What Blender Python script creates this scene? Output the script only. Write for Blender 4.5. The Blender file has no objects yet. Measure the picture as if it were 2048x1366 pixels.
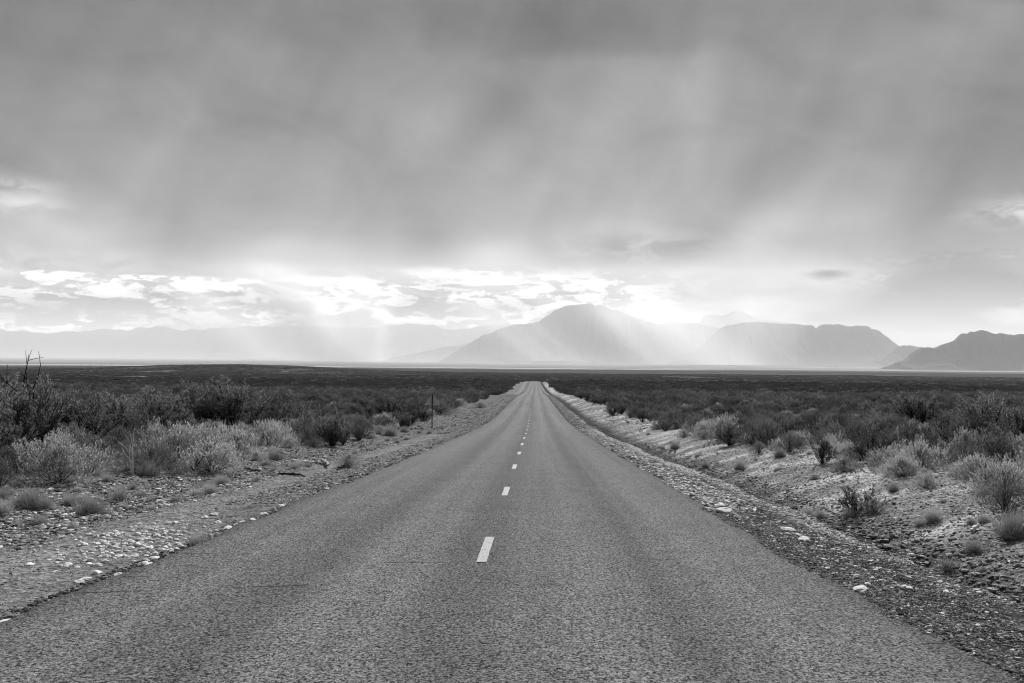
import bpy, math, random
import numpy as np
from mathutils import Vector, Matrix, Euler

# ------------------------------------------------------------------ camera, sky, sun, exposure
sc = bpy.context.scene
COL = sc.collection
rng = np.random.default_rng(11)
random.seed(5)
R = math.radians
F = 1700.0                      # focal length in units of a 2048 wide frame
EYE = 1.6
CAM_ROT = Matrix.Rotation(R(1.62), 3, 'Z') @ Matrix.Rotation(R(90 + 1.12), 3, 'X') @ Matrix.Rotation(R(0.5), 3, 'Z')
cam_d = bpy.data.cameras.new('camera')
cam = bpy.data.objects.new('camera', cam_d)
COL.objects.link(cam)
cam.matrix_world = Matrix.Translation((0, 0, EYE)) @ CAM_ROT.to_4x4()
cam_d.sensor_width = 36.0
cam_d.lens = 36.0 * F / 2048.0
cam_d.clip_end = 200000.0
sc.camera = cam

def ray(px, py):
    """direction through a point of the 2048 wide frame"""
    v = CAM_ROT @ Vector(((px - 1024.0) / F, (683.0 - py) / F, -1.0))
    return v.normalized()

SUN_AZ, SUN_EL = R(14.0), R(38.0)
sun_d = bpy.data.lights.new('sun', 'SUN')
sun = bpy.data.objects.new('sun', sun_d)
COL.objects.link(sun)
sun_d.energy = 5.0
sun_d.angle = R(2.5)
sun_d.color = (1.0, 1.0, 1.0)   # black and white photograph: all light is neutral
sun_pos = Vector((math.sin(SUN_AZ) * math.cos(SUN_EL), math.cos(SUN_AZ) * math.cos(SUN_EL), math.sin(SUN_EL)))
sun.rotation_euler = sun_pos.to_track_quat('Z', 'Y').to_euler()
sun.location = (0, 0, 50)

sc.view_settings.view_transform = 'Standard'
sc.view_settings.look = 'None'
sc.view_settings.gamma = 1.0
sc.view_settings.use_curve_mapping = False
EXPO = 0.75
sc.view_settings.exposure = EXPO
HAZE, HAZE_TOP, HAZE_LIGHT = 1.2e-5, 1250.0, 0.60
MIST, MIST_Y = 5.0e-5, 5600.0      # rain-filled air over the far side of the valley
sc.render.engine = 'CYCLES'
sc.cycles.filter_width = 1.1
sc.cycles.use_denoising = True
sc.cycles.adaptive_threshold = 0.006
sc.cycles.sample_clamp_indirect = 2.0
sc.cycles.sample_clamp_direct = 8.0
sc.cycles.max_bounces = 5
sc.cycles.diffuse_bounces = 3
sc.cycles.transmission_bounces = 3
sc.cycles.volume_bounces = 0
sc.cycles.volume_step_rate = 1.0
sc.cycles.volume_max_steps = 512
sc.cycles.transparent_max_bounces = 24

# -- a tiny expression layer over shader nodes
class X:
    nt = None
    def __init__(self, s): self.s = s
    @staticmethod
    def m(op, *a, clamp=False):
        n = X.nt.nodes.new('ShaderNodeMath'); n.operation = op; n.use_clamp = clamp
        for i, v in enumerate(a):
            if isinstance(v, X): X.nt.links.new(v.s, n.inputs[i])
            else: n.inputs[i].default_value = float(v)
        return X(n.outputs[0])
    def __add__(s, o): return X.m('ADD', s, o)
    __radd__ = __add__
    def __mul__(s, o): return X.m('MULTIPLY', s, o)
    __rmul__ = __mul__
    def __sub__(s, o): return X.m('SUBTRACT', s, o)
    def __rsub__(s, o): return X.m('SUBTRACT', o, s)
    def __truediv__(s, o): return X.m('DIVIDE', s, o)
def clampx(a): return X.m('ADD', a, 0, clamp=True)
def gauss(a, c, w):
    t = (a - c) / w
    return X.m('EXPONENT', (t * t) * -1.0)
def sstep(a, lo, hi, o0=0.0, o1=1.0):
    n = X.nt.nodes.new('ShaderNodeMapRange'); n.interpolation_type = 'SMOOTHSTEP'
    for k, v in enumerate((a, lo, hi, o0, o1)):
        if isinstance(v, X): X.nt.links.new(v.s, n.inputs[k])
        else: n.inputs[k].default_value = v
    return X(n.outputs[0])
def mixf(a, b, t):
    return a + (b - a) * t if isinstance(a, X) or isinstance(b, X) else (b - a) * t + a
def vec(a, b, c=0.0):
    n = X.nt.nodes.new('ShaderNodeCombineXYZ')
    for k, v in enumerate((a, b, c)):
        if isinstance(v, X): X.nt.links.new(v.s, n.inputs[k])
        else: n.inputs[k].default_value = v
    return X(n.outputs[0])
def noise(v, scale, detail=4.0, rough=0.55, lac=2.0, dist=0.0):
    n = X.nt.nodes.new('ShaderNodeTexNoise'); n.noise_dimensions = '3D'
    if v is not None: X.nt.links.new(v.s, n.inputs['Vector'])
    n.inputs['Scale'].default_value = scale; n.inputs['Detail'].default_value = detail
    n.inputs['Roughness'].default_value = rough; n.inputs['Lacunarity'].default_value = lac
    n.inputs['Distortion'].default_value = dist
    return X(n.outputs[0])
def voronoi(v, scale, feature='F1', rnd=1.0, out='Distance'):
    n = X.nt.nodes.new('ShaderNodeTexVoronoi'); n.feature = feature
    X.nt.links.new(v.s, n.inputs['Vector']); n.inputs['Scale'].default_value = scale
    n.inputs['Randomness'].default_value = rnd
    return X(n.outputs[out])
def curve(a, pts):
    """piecewise linear function of a through pts"""
    n = X.nt.nodes.new('ShaderNodeFloatCurve')
    x0, x1 = pts[0][0], pts[-1][0]
    ys = [p[1] for p in pts]; y1 = max(ys)
    c = n.mapping.curves[0]
    while len(c.points) < len(pts): c.points.new(0.5, 0.5)
    for q, (x, y) in zip(c.points, pts):
        q.location = ((x - x0) / (x1 - x0), y / y1); q.handle_type = 'AUTO_CLAMPED'
    n.mapping.update()
    X.nt.links.new(((a - x0) / (x1 - x0)).s, n.inputs['Value'])
    return X(n.outputs[0]) * y1
def split(v):
    n = X.nt.nodes.new('ShaderNodeSeparateXYZ'); X.nt.links.new(v.s, n.inputs[0])
    return X(n.outputs[0]), X(n.outputs[1]), X(n.outputs[2])

DEG = 57.29578
def AE(px, py):
    d = ray(px, py)
    return math.atan2(d.x, d.y) * DEG, math.asin(d.z) * DEG
PXD = DEG / F                   # degrees per frame unit

def build_sky():
    w = bpy.data.worlds.new('World'); sc.world = w; w.use_nodes = True
    nt = w.node_tree; nt.nodes.clear(); X.nt = nt
    tc = nt.nodes.new('ShaderNodeTexCoord')
    dx, dy, dz = split(X(tc.outputs['Generated']))
    az = X.m('ARCTAN2', dx, dy) * DEG
    el = X.m('ARCSINE', X.m('MINIMUM', X.m('MAXIMUM', dz, -0.9999), 0.9999)) * DEG
    def blob(px, py, wx, wy, shear=0.0):
        """soft patch of cloud, leaning by shear (degrees of azimuth per degree of height)"""
        a, e = AE(px, py)
        u = (az - a) - (el - e) * shear
        return gauss(u, 0.0, wx * PXD) * gauss(el, e, wy * PXD)
    # clear air above the cloud: Nishita sky at the sun's own direction
    sky = nt.nodes.new('ShaderNodeTexSky'); sky.sky_type = 'NISHITA'; sky.sun_disc = False
    sky.sun_elevation = SUN_EL; sky.sun_rotation = SUN_AZ
    bw = nt.nodes.new('ShaderNodeRGBToBW'); nt.links.new(sky.outputs[0], bw.inputs[0])
    clear = X(bw.outputs[0]) * 0.1
    # rain cloud deck: brightness against height
    v = curve(el, SKY_CURVE) * (1 / 255.0)
    # virga: noise drawn out along leaning fall lines
    lean = el * 0.55
    s1 = noise(vec((az - lean) * 0.085, el * 0.022, 3.7), 1.0, 3.0, 0.5)
    s2 = noise(vec((az - lean * 1.1) * 0.27, el * 0.05, 9.1), 1.0, 2.0, 0.45)
    big = noise(vec(az * 0.05, el * 0.11, 1.3), 1.0, 3.0, 0.5, dist=0.4)
    up = sstep(el, 5.0, 8.5)
    mot = noise(vec(az * 0.16 + el * 0.05, el * 0.24, 6.0), 1.0, 7.0, 0.55, dist=0.5)
    s3 = noise(vec((az - el * 0.35) * 0.55, el * 0.06, 2.2), 1.0, 3.0, 0.5)
    v = v + ((s1 - 0.5) * 0.09 + (s2 - 0.5) * 0.075 + (s3 - 0.5) * 0.04 + (big - 0.5) * 0.13 + (mot - 0.5) * 0.17) * up
    torn = noise(vec(az * 0.35, el * 0.9, 3.0), 1.0, 6.0, 0.6, dist=0.6)
    torn = sstep(torn, 0.36, 0.60)
    for (px, py, wx, wy, sh, k) in SKY_BLOBS:
        b = blob(px, py, wx * (1.3 if wy < 25 else 1), wy * (1.5 if wy < 25 else 1), sh)
        v = v + (b * torn * (k * 1.15 / 255.0) if wy < 25 else b * (k / 255.0))
    # the flat base of the darker upper deck
    a0, e0 = AE(1230, 118)
    wob = (noise(vec(az * 0.3, el * 0.2, 5.0), 1.0, 3.0, 0.5) - 0.5) * 1.6
    v = v - sstep(el + wob, e0 - 0.2, e0 + 0.8) * gauss(az, a0, 8.0) * 0.055
    # cumulus bank under the deck
    c1 = noise(vec(az * 0.30, el * 0.95, 2.0), 1.5, 10.0, 0.62, dist=0.5)
    c2 = noise(vec(az * 0.22, el * 1.0, 8.0), 0.9, 6.0, 0.55)
    c3 = noise(vec(az * 0.9, el * 2.4, 5.0), 1.2, 6.0, 0.6, dist=0.3)
    edge = AE(180, 545)[1]
    wob2 = (noise(vec(az * 0.16, 0.0, 4.0), 1.0, 4.0, 0.6) - 0.5) * 1.6
    rim = (el + wob2 * 0.35) - edge
    left = sstep(az, AE(1000, 540)[0], AE(500, 540)[0])
    under = clampx(sstep(rim, 0.10, -0.10) * left + sstep(rim, 1.6, -0.5) * (1.0 - left))
    cum = sstep(c1 + (c3 - 0.5) * 0.38, 0.455, 0.54)
    cum2 = sstep(c2, 0.38, 0.60)
    smoothr = sstep(az, AE(1150, 600)[0], AE(1450, 600)[0])
    bank = 0.872 + cum * 0.17 - (1.0 - cum2) * 0.06
    bank = mixf(bank, 0.885 + (c2 - 0.5) * 0.08, smoothr * 0.9)
    v = mixf(v, bank, under)
    # bright strip directly under the flat deck on the left, darker deck just above it
    farleft = sstep(az, AE(620, 540)[0], AE(330, 540)[0])
    v = v + sstep(rim, 0.02, -0.10) * sstep(rim, -0.75, -0.15) * farleft * (0.03 + cum * 0.05 + (c3 - 0.3) * 0.10)
    v = v - sstep(rim, 0.0, 0.08) * sstep(rim, 1.3, 0.1) * farleft * 0.035
    for (px, py, wx, wy, sh, k) in BANK_BLOBS:
        b = blob(px, py, wx, wy, sh)
        t = (c1 * 0.6 + c3 * 0.4) + b * 0.35
        b = b * sstep(t, 0.50, 0.66)
        v = v + b * (k / 255.0)
    # from picture brightness to radiance, less the light the haze in front will add
    lin = X.m('POWER', X.m('MAXIMUM', v, 0.2), 2.2) * (2.0 ** -EXPO)
    path = X.m('MINIMUM', X.m('DIVIDE', HAZE_TOP, X.m('MAXIMUM', dz, 0.02)), 42000.0)
    pm = X.m('MAXIMUM', path - X.m('DIVIDE', MIST_Y, X.m('MAXIMUM', dy, 0.05)), 0.0)
    T = X.m('EXPONENT', path * -HAZE - pm * MIST)
    v = X.m('MAXIMUM', (lin - (1.0 - T) * HAZE_LIGHT) / T, 0.04)
    v = X.m('MINIMUM', v, 1.6)
    # unseen sky behind the viewer: broken cloud, brightened to add fill light
    back = sstep(X.m('ABSOLUTE', az, 0), 50.0, 110.0)
    bc = noise(X(tc.outputs['Generated']), 2.6, 6.0, 0.6)
    v = mixf(v, 0.14 + sstep(bc, 0.45, 0.65) * 0.22, back)
    v = mixf(v, clear, 0.05)
    v = mixf(v, 0.15, sstep(el, 0.0, -3.0))
    cr = nt.nodes.new('ShaderNodeCombineColor')
    for k in range(3): nt.links.new(v.s, cr.inputs[k])
    bg = nt.nodes.new('ShaderNodeBackground'); nt.links.new(cr.outputs[0], bg.inputs[0])
    bg.inputs[1].default_value = 1.0
    o = nt.nodes.new('ShaderNodeOutputWorld'); nt.links.new(bg.outputs[0], o.inputs[0])
    w.cycles.sampling_method = 'MANUAL'; w.cycles.sample_map_resolution = 512

def EL(py): return AE(1060, py)[1]
SKY_CURVE = [(-5, 235), (EL(640), 235), (EL(560), 228), (EL(530), 210), (EL(500), 196), (EL(460), 178), (EL(400), 161), (EL(300), 149), (EL(200), 143), (EL(115), 137), (EL(0), 129), (40, 120), (90, 135)]
# px, py, half width, half height, lean, strength
SKY_BLOBS = [
    (1240, 240, 100, 130, 0.4, 15), (1400, 190, 42, 110, 0.1, 12), (1100, 340, 110, 120, 0.8, 8), (1150, 55, 350, 45, 0, -8), (1010, 210, 50, 110, 0.9, -9),
    (1530, 350, 70, 150, 0.8, -11), (1960, 320, 150, 120, 0.5, -12), (1950, 60, 160, 36, 0, 12), (120, 250, 70, 150, 0.8, -8), (270, 330, 80, 120, 0.9, 8),
    (370, 480, 80, 50, 0, -20), (850, 478, 100, 40, 0, -16), (560, 505, 200, 34, 0, 8), (640, 300, 140, 120, 0.9, 6), (1290, 498, 120, 20, 0, -26), (1400, 470, 70, 30, 0, -10),
    (1540, 440, 50, 60, 0.8, 16), (990, 510, 90, 36, 0, 26), (1720, 430, 90, 30, 0, 9), (2045, 422, 60, 15, 0, 48), (25, 402, 60, 13, 0.0, 32), (15, 366, 80, 9, 0, 22),
    (150, 480, 50, 50, -1.4, 6), (100, 525, 200, 22, 0, -14), (1900, 520, 170, 60, 0, -24), (1420, 535, 150, 20, 0, 10), (1640, 480, 120, 30, 0, -6), (760, 400, 60, 90, 0.9, -7), (1180, 470, 60, 40, .8, 12)]
BANK_BLOBS = [
    (400, 572, 55, 10, 0, 40), (410, 592, 110, 14, 0, -34), (660, 563, 90, 12, 0, 30), (880, 548, 80, 12, 0, 30), (1000, 570, 170, 26, 0, 18), (880, 575, 60, 16, 0, -26),
    (940, 610, 150, 26, 0, -26), (80, 610, 140, 14, 0, -30), (240, 615, 90, 16, 0, -22), (60, 652, 200, 8, 0, 20), (1655, 548, 34, 9, 0, -46),
    (1990, 590, 60, 14, 0, -75), (1900, 640, 120, 26, -0.5, -30), (2000, 640, 90, 26, 0, 34), (1960, 560, 160, 40, 0, -46), (1820, 600, 110, 60, 0, -20),]
build_sky()

# ------------------------------------------------------------------ helpers
def tag(o, label=None, cat=None, group=None, kind=None):
    if label: o['label'] = label
    if cat: o['category'] = cat
    if group: o['group'] = group
    if kind: o['kind'] = kind
    return o
def link(name, me, mats=(), parent=None):
    o = bpy.data.objects.new(name, me); COL.objects.link(o)
    if me is not None:
        for m in (mats if isinstance(mats, (list, tuple)) else [mats]): me.materials.append(m)
    if parent is not None: o.parent = parent
    return o
def mesh_np(name, V, Fq, smooth=False, mat_idx=None):
    """mesh from numpy verts and an (n,k) face array, or a list of such arrays"""
    V = np.asarray(V, dtype=np.float32)
    Fl = Fq if isinstance(Fq, list) else [Fq]
    loops = np.concatenate([f.reshape(-1) for f in Fl]).astype(np.int32)
    sizes = np.concatenate([np.full(len(f), f.shape[1], np.int32) for f in Fl])
    starts = np.concatenate([[0], np.cumsum(sizes)[:-1]]).astype(np.int32)
    me = bpy.data.meshes.new(name)
    me.vertices.add(len(V)); me.vertices.foreach_set('co', V.reshape(-1))
    me.loops.add(len(loops)); me.loops.foreach_set('vertex_index', loops)
    me.polygons.add(len(sizes)); me.polygons.foreach_set('loop_start', starts)
    if smooth: me.polygons.foreach_set('use_smooth', np.ones(len(sizes), bool))
    else: me.polygons.foreach_set('use_smooth', np.zeros(len(sizes), bool))
    if mat_idx is not None: me.polygons.foreach_set('material_index', mat_idx.astype(np.int32))
    me.update(calc_edges=True); me.validate()
    return me
def hash2(ix, iy, seed=0):
    h = (ix.astype(np.int64) * 374761393 + iy.astype(np.int64) * 668265263 + seed * 1442695041) & 0xFFFFFFFF
    h = ((h ^ (h >> 13)) * 1274126177) & 0xFFFFFFFF
    return ((h ^ (h >> 16)) & 0xFFFFFF) / float(0xFFFFFF)
def vnoise(x, y, seed=0):
    ix = np.floor(x); iy = np.floor(y); fx = x - ix; fy = y - iy
    fx = fx * fx * fx * (fx * (fx * 6 - 15) + 10); fy = fy * fy * fy * (fy * (fy * 6 - 15) + 10)
    a = hash2(ix, iy, seed); b = hash2(ix + 1, iy, seed); c = hash2(ix, iy + 1, seed); d = hash2(ix + 1, iy + 1, seed)
    return (a * (1 - fx) + b * fx) * (1 - fy) + (c * (1 - fx) + d * fx) * fy - 0.5
def fbm(x, y, seed=0, octv=4, gain=0.5):
    s = 0.0; a = 1.0
    for k in range(octv):
        s = s + a * vnoise(x * 2 ** k + 17.3 * k, y * 2 ** k - 9.1 * k, seed + k); a *= gain
    return s
def smst(x, a, b):
    t = np.clip((x - a) / (b - a), 0, 1); return t * t * (3 - 2 * t)

# ------------------------------------------------------------------ terrain functions
PROF = np.array([(-6000, -90), (-400, 3), (-60, .9), (-20, -.5), (0, -1.6), (15, -2.44), (37, -3.66), (64, -5.03), (84, -5.72), (112, -6.5), (146, -7.3),
                 (197, -8.6), (250, -10.4), (312, -12.2), (450, -14.6), (560, -16.0), (606, -16.5), (640, -17.6), (700, -20.2),
                 (900, -24.2), (1300, -29.5), (2000, -39.5), (2500, -46.5), (3200, -50.5), (4500, -57), (6500, -79), (9000, -90), (80000, -90)], float)
def pchip(x, y, q):
    h = np.diff(x); d = np.diff(y) / h
    m = np.zeros(len(x)); m[0], m[-1] = d[0], d[-1]
    w1 = 2 * h[1:] + h[:-1]; w2 = h[1:] + 2 * h[:-1]
    ok = d[:-1] * d[1:] > 0
    with np.errstate(divide='ignore', invalid='ignore'):
        mm = (w1 + w2) / (w1 / d[:-1] + w2 / d[1:])
    m[1:-1] = np.where(ok, mm, 0)
    q = np.clip(q, x[0], x[-1]); i = np.clip(np.searchsorted(x, q) - 1, 0, len(x) - 2)
    t = (q - x[i]) / h[i]
    return ((1 + 2 * t) * (1 - t) ** 2 * y[i] + t * (1 - t) ** 2 * h[i] * m[i] + t * t * (3 - 2 * t) * y[i + 1] + t * t * (t - 1) * h[i] * m[i + 1])
def road_z(y): return pchip(PROF[:, 0], PROF[:, 1], np.asarray(y, float)) + EYE
def road_x(y):
    y = np.asarray(y, float)
    return -0.535 - 0.9 * smst(y, 60, 200) * 0.35 - 1.3 * smst(y, 200, 610)
def edge_w(y, side):            # half width of the tar with ragged edges
    return 3.335 + 0.05 * fbm(np.asarray(y) * 5.0, np.full(np.shape(y), side * 3.0), 15, 2) + 0.16 * fbm(np.asarray(y) * 0.9, np.full(np.shape(y), side * 31.0), 5, 3) + 0.12 * fbm(np.asarray(y) * 0.08, np.full(np.shape(y), side * 13.0), 8, 2)
S_L = np.array([(-400, .4), (-60, .15), (-30, .05), (-14, -.05), (-11, -.12), (-9.2, -.28), (-7.4, -.42), (-6.0, -.24), (-4.4, -.09), (-3.5, -.065), (-3.2, -.09), (0, -.09)], float)
S_R = np.array([(0, -.09), (3.2, -.09), (3.5, -.055), (4.5, -.10), (4.9, -.18), (5.45, -.68), (6.2, -.86), (7.2, -.60), (8.8, -.16), (10.5, .04), (14, .12), (40, .25), (400, .5)], float)
def side_off(s, y):
    l = pchip(S_L[:, 0], S_L[:, 1], np.clip(s, -400, 0)); r = pchip(S_R[:, 0], S_R[:, 1], np.clip(s, 0, 400))
    return np.where(s < 0, l, r)
def ground_z(x, y):
    x = np.asarray(x, float); y = np.asarray(y, float)
    r = np.hypot(x * 0.9, y) * np.sign(np.where(y > -5, 1, -1))
    w = smst(np.abs(x), 150, 900)
    yy = y * (1 - w) + r * w
    z = road_z(yy)
    s = x - road_x(y)
    a = np.abs(s)
    edgef = smst(a, 5.2, 12.0)
    near = 1 - smst(np.abs(y), 60, 200)
    z = z + side_off(s * (1 + 0.10 * vnoise(y * 0.35, y * 0 + 4, 3)), y)
    z = z + edgef * (0.16 * fbm(x * 0.28, y * 0.28, 21, 3)) + smst(a, 25, 120) * 1.2 * fbm(x / 55., y / 55., 31, 3)
    z = z + smst(a, 100, 400) * 3.0 * fbm(x / 320., y / 320., 41, 3) * (1 - smst(y, 2600, 3200))
    z = z + near * smst(a, 3.4, 4.2) * (0.05 * fbm(x * 2.3, y * 2.3, 51, 4) + 0.03 * edgef * np.abs(fbm(x * 5.1, y * 3.1, 61, 2)))
    # gullies washed out beside the right shoulder
    z = z - 0.42 * np.exp(-((s - 6.0) / 0.8) ** 2) * np.exp(-((y - 9.3) / 1.3) ** 2) + near * smst(s, 5.2, 6.5) * (1 - smst(s, 12, 16)) * (0.10 * fbm(x * .5, y * 2.2, 54, 3)) - 0.34 * np.exp(-((s - 5.9) / .7) ** 2) * np.exp(-((y - 12.2) / 1.5) ** 2)
    # ridges on the rim of the plain
    z = z + 21.0 * np.exp(-((x + 900) / 400.) ** 2) * np.exp(-((y - 2450) / 520.) ** 2)
    z = z + 3.5 * np.exp(-((x - 900) / 600.) ** 2) * np.exp(-((y - 2500) / 300.) ** 2)
    far = smst(y, 5200, 7500)
    z = z + far * 2.0 * fbm(x / 1500., y / 900., 71, 3)
    return z
def hit(px, py, dmax=6000.0):
    """where the ray through a frame point meets the ground"""
    d = np.array(ray(px, py)); t = np.geomspace(2.0, dmax, 3000)
    P = d[None] * t[:, None] + np.array([0, 0, EYE])
    below = P[:, 2] < ground_z(P[:, 0], P[:, 1])
    i = int(np.argmax(below)) if below.any() else len(t) - 1
    p = P[i]
    return Vector((p[0], p[1], float(ground_z(p[0], p[1]))))
def at_depth(px, y):
    """ground point at forward distance y under frame column px"""
    d = ray(px, 760); x = d.x / d.y * y
    return Vector((x, y, float(ground_z(x, y))))

# ------------------------------------------------------------------ materials
def new_mat(name):
    m = bpy.data.materials.new(name); m.use_nodes = True
    nt = m.node_tree; nt.nodes.clear(); X.nt = nt
    return m, nt
def grey(v):
    n = X.nt.nodes.new('ShaderNodeCombineColor')
    for k in range(3): X.nt.links.new(v.s, n.inputs[k])
    return n.outputs[0]
def pos():
    n = X.nt.nodes.new('ShaderNodeNewGeometry'); return X(n.outputs['Position'])
def objc():
    n = X.nt.nodes.new('ShaderNodeTexCoord'); return X(n.outputs['Object'])
def finish(nt, v, rough=0.9, bump=None, bstr=0.5, bdist=0.01, spec=0.3, trans=0.0):
    b = nt.nodes.new('ShaderNodeBsdfPrincipled')
    if isinstance(v, X): c = grey(v); nt.links.new(c, b.inputs['Base Color'])
    else: b.inputs['Base Color'].default_value = (v, v, v, 1)
    if isinstance(rough, X): nt.links.new(rough.s, b.inputs['Roughness'])
    else: b.inputs['Roughness'].default_value = rough
    b.inputs['Specular IOR Level'].default_value = spec
    if bump is not None:
        bn = nt.nodes.new('ShaderNodeBump'); bn.inputs['Strength'].default_value = bstr; bn.inputs['Distance'].default_value = bdist
        nt.links.new(bump.s, bn.inputs['Height']); nt.links.new(bn.outputs[0], b.inputs['Normal'])
    out = nt.nodes.new('ShaderNodeOutputMaterial'); sh = b.outputs[0]
    if trans:
        t = nt.nodes.new('ShaderNodeBsdfTranslucent'); nt.links.new(c, t.inputs[0]) if isinstance(v, X) else None
        mx = nt.nodes.new('ShaderNodeMixShader'); mx.inputs[0].default_value = trans
        nt.links.new(sh, mx.inputs[1]); nt.links.new(t.outputs[0], mx.inputs[2]); sh = mx.outputs[0]
    nt.links.new(sh, out.inputs[0])

def mat_ground():
    m, nt = new_mat('desert_ground')
    p = pos(); px, py, pz = split(p)
    at = nt.nodes.new('ShaderNodeAttribute'); at.attribute_name = 'bare'; bare = X(at.outputs['Fac'])
    at2 = nt.nodes.new('ShaderNodeAttribute'); at2.attribute_name = 'pale'; pale = X(at2.outputs['Fac'])
    n1 = noise(p, 0.35, 5, 0.6); n2 = noise(p, 3.0, 5, 0.65); n3 = noise(p, 28.0, 3, 0.7)
    v1 = voronoi(p, 14.0, out='Color'); vd = voronoi(p, 14.0)
    v2 = voronoi(p, 38.0, out='Color')
    cr = nt.nodes.new('ShaderNodeRGBToBW'); nt.links.new(v1.s, cr.inputs[0]); vr = X(cr.outputs[0])
    cr2 = nt.nodes.new('ShaderNodeRGBToBW'); nt.links.new(v2.s, cr2.inputs[0]); vr2 = X(cr2.outputs[0])
    sand = 0.135 + (n1 - 0.5) * 0.14 + (n2 - 0.5) * 0.20 + (n3 - 0.5) * 0.30
    peb = (vr2 - 0.5) * 0.16 + (vr - 0.5) * 0.13
    near = clampx(sand + peb)
    near = near * (0.75 + pale * 1.25)
    # scrub covered plain as seen from afar: litter, dry grass, bare pans
    sp = noise(vec(px * 0.012, py * 0.004), 1.0, 6, 0.6)
    fp = noise(vec(px * 0.0025, py * 0.0025, 5.0), 1.0, 5, 0.6)
    plain = 0.022 + (n1 - 0.5) * 0.02 + (sp - 0.5) * 0.03 + sstep(sp, 0.60, 0.66) * sstep(fp, 0.47, 0.56) * 0.09
    # valley floor: a band of painted sunlight, long streaks of dark scrub and pale salt pan
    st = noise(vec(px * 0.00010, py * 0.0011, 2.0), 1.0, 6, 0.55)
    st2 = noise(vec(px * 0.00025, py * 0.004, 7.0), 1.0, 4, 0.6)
    sunlit_band = sstep(py + (st - 0.5) * 2600.0 - sstep(px, -200.0, 2600.0) * 3600.0, 4200.0, 4900.0)
    val = 0.016 + sstep(st2, 0.60, 0.68) * 0.20 + (st2 - 0.5) * 0.03 + sunlit_band * (0.10 + sstep(st, 0.45, 0.6) * 0.22) * sstep(py, 9500.0, 6000.0, 0.35, 1.0)
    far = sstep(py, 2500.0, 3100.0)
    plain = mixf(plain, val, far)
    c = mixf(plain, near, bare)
    c = X.m('MAXIMUM', c, 0.012)
    bump = n3 * 0.6 + vr2 * 0.4 + n2 * 0.8 + vd * 0.5
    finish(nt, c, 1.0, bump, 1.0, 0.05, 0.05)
    return m
def mat_asphalt():
    m, nt = new_mat('chip_seal_tar')
    p = pos(); px, py, pz = split(p)
    v1 = voronoi(p, 70.0, out='Color'); cr = nt.nodes.new('ShaderNodeRGBToBW'); nt.links.new(v1.s, cr.inputs[0]); chip = X(cr.outputs[0])
    
    n1 = noise(p, 42.0, 3, 0.75); n2 = noise(p, 1.1, 4, 0.6); n0 = noise(p, 110.0, 2, 0.6)
    lo = noise(vec(px * 0.9, py * 0.035, 2.0), 1.0, 4, 0.55)
    lo2 = noise(vec(px * 3.2, py * 0.02, 6.0), 1.0, 2, 0.5)
    xs = px + 0.535
    tr = gauss(xs, -0.95, 0.42) + gauss(xs, -2.45, 0.42) + gauss(xs, 0.95, 0.42) + gauss(xs, 2.35, 0.42)
    ctr = gauss(xs, -0.05, 0.28) + gauss(xs, -1.7, 0.3) * 0.7 + gauss(xs, 1.65, 0.3) * 0.8
    v = 0.100 + (lo - 0.5) * 0.045 + (lo2 - 0.5) * 0.050 + (n2 - 0.5) * 0.040 + tr * 0.014 - ctr * 0.024
    v = v * (1.0 + (chip - 0.5) * 2.2 + (n1 - 0.5) * 4.0)
    pits = sstep(n1 + (n0 - 0.5) * 0.6, 0.40, 0.31)
    v = v * (1.0 - pits * 0.75)
    # hairline cracks across the lanes
    for (a, b) in (((130, 1203), (310, 1202)), ((360, 1121), (430, 1122)), ((460, 1195), (620, 1192)), ((240, 1171), (300, 1172)), ((760, 1145), (900, 1146)), ((1840, 1309), (1905, 1307)), ((330, 1148), (400, 1147))):
        A = hit(*a); B = hit(*b); xm, hw = (A.x + B.x) / 2, abs(B.x - A.x) / 2
        yl = (px - A.x) * ((B.y - A.y) / (B.x - A.x)) + A.y + (n2 - 0.5) * 0.25
        v = v * (1.0 - sstep(X.m('ABSOLUTE', py - yl, 0), 0.028, 0.008) * sstep(X.m('ABSOLUTE', px - xm, 0), hw, hw * 0.8) * sstep(n1, 0.40, 0.5) * 0.75)
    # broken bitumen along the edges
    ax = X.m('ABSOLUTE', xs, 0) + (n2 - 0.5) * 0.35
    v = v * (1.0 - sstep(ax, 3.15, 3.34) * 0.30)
    v = X.m('MAXIMUM', v, 0.008)
    bump = chip * 0.5 + n1 * 1.2 - pits * 0.8
    finish(nt, v, 0.95, bump, 1.0, 0.016, 0.06)
    return m
def mat_paint():
    m, nt = new_mat('worn_road_paint')
    p = pos()
    n1 = noise(p, 60.0, 3, 0.7); n2 = noise(p, 5.0, 3, 0.6)
    v = 0.23 + (n1 - 0.5) * 0.22 + (n2 - 0.5) * 0.10 - sstep(n1, 0.45, 0.34) * 0.20 - sstep(n2, 0.56, 0.64) * 0.08
    finish(nt, X.m('MAXIMUM', v, 0.05), 0.8, n1, 0.7, 0.01, 0.3)
    return m
def mat_var(name, base, amp, scale, rough=0.9, spec=0.2, rnd=0.0, bstr=0.6, bdist=0.01, trans=0.0, det=4):
    m, nt = new_mat(name)
    p = objc(); n = noise(p, scale, det, 0.65)
    v = base + (n - 0.5) * amp
    if rnd:
        oi = nt.nodes.new('ShaderNodeObjectInfo')
        v = v * (1.0 + (X(oi.outputs['Random']) - 0.5) * rnd)
    v = X.m('MAXIMUM', v, 0.01)
    finish(nt, v, rough, None if trans else n, bstr, bdist, spec, trans)
    return m
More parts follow.
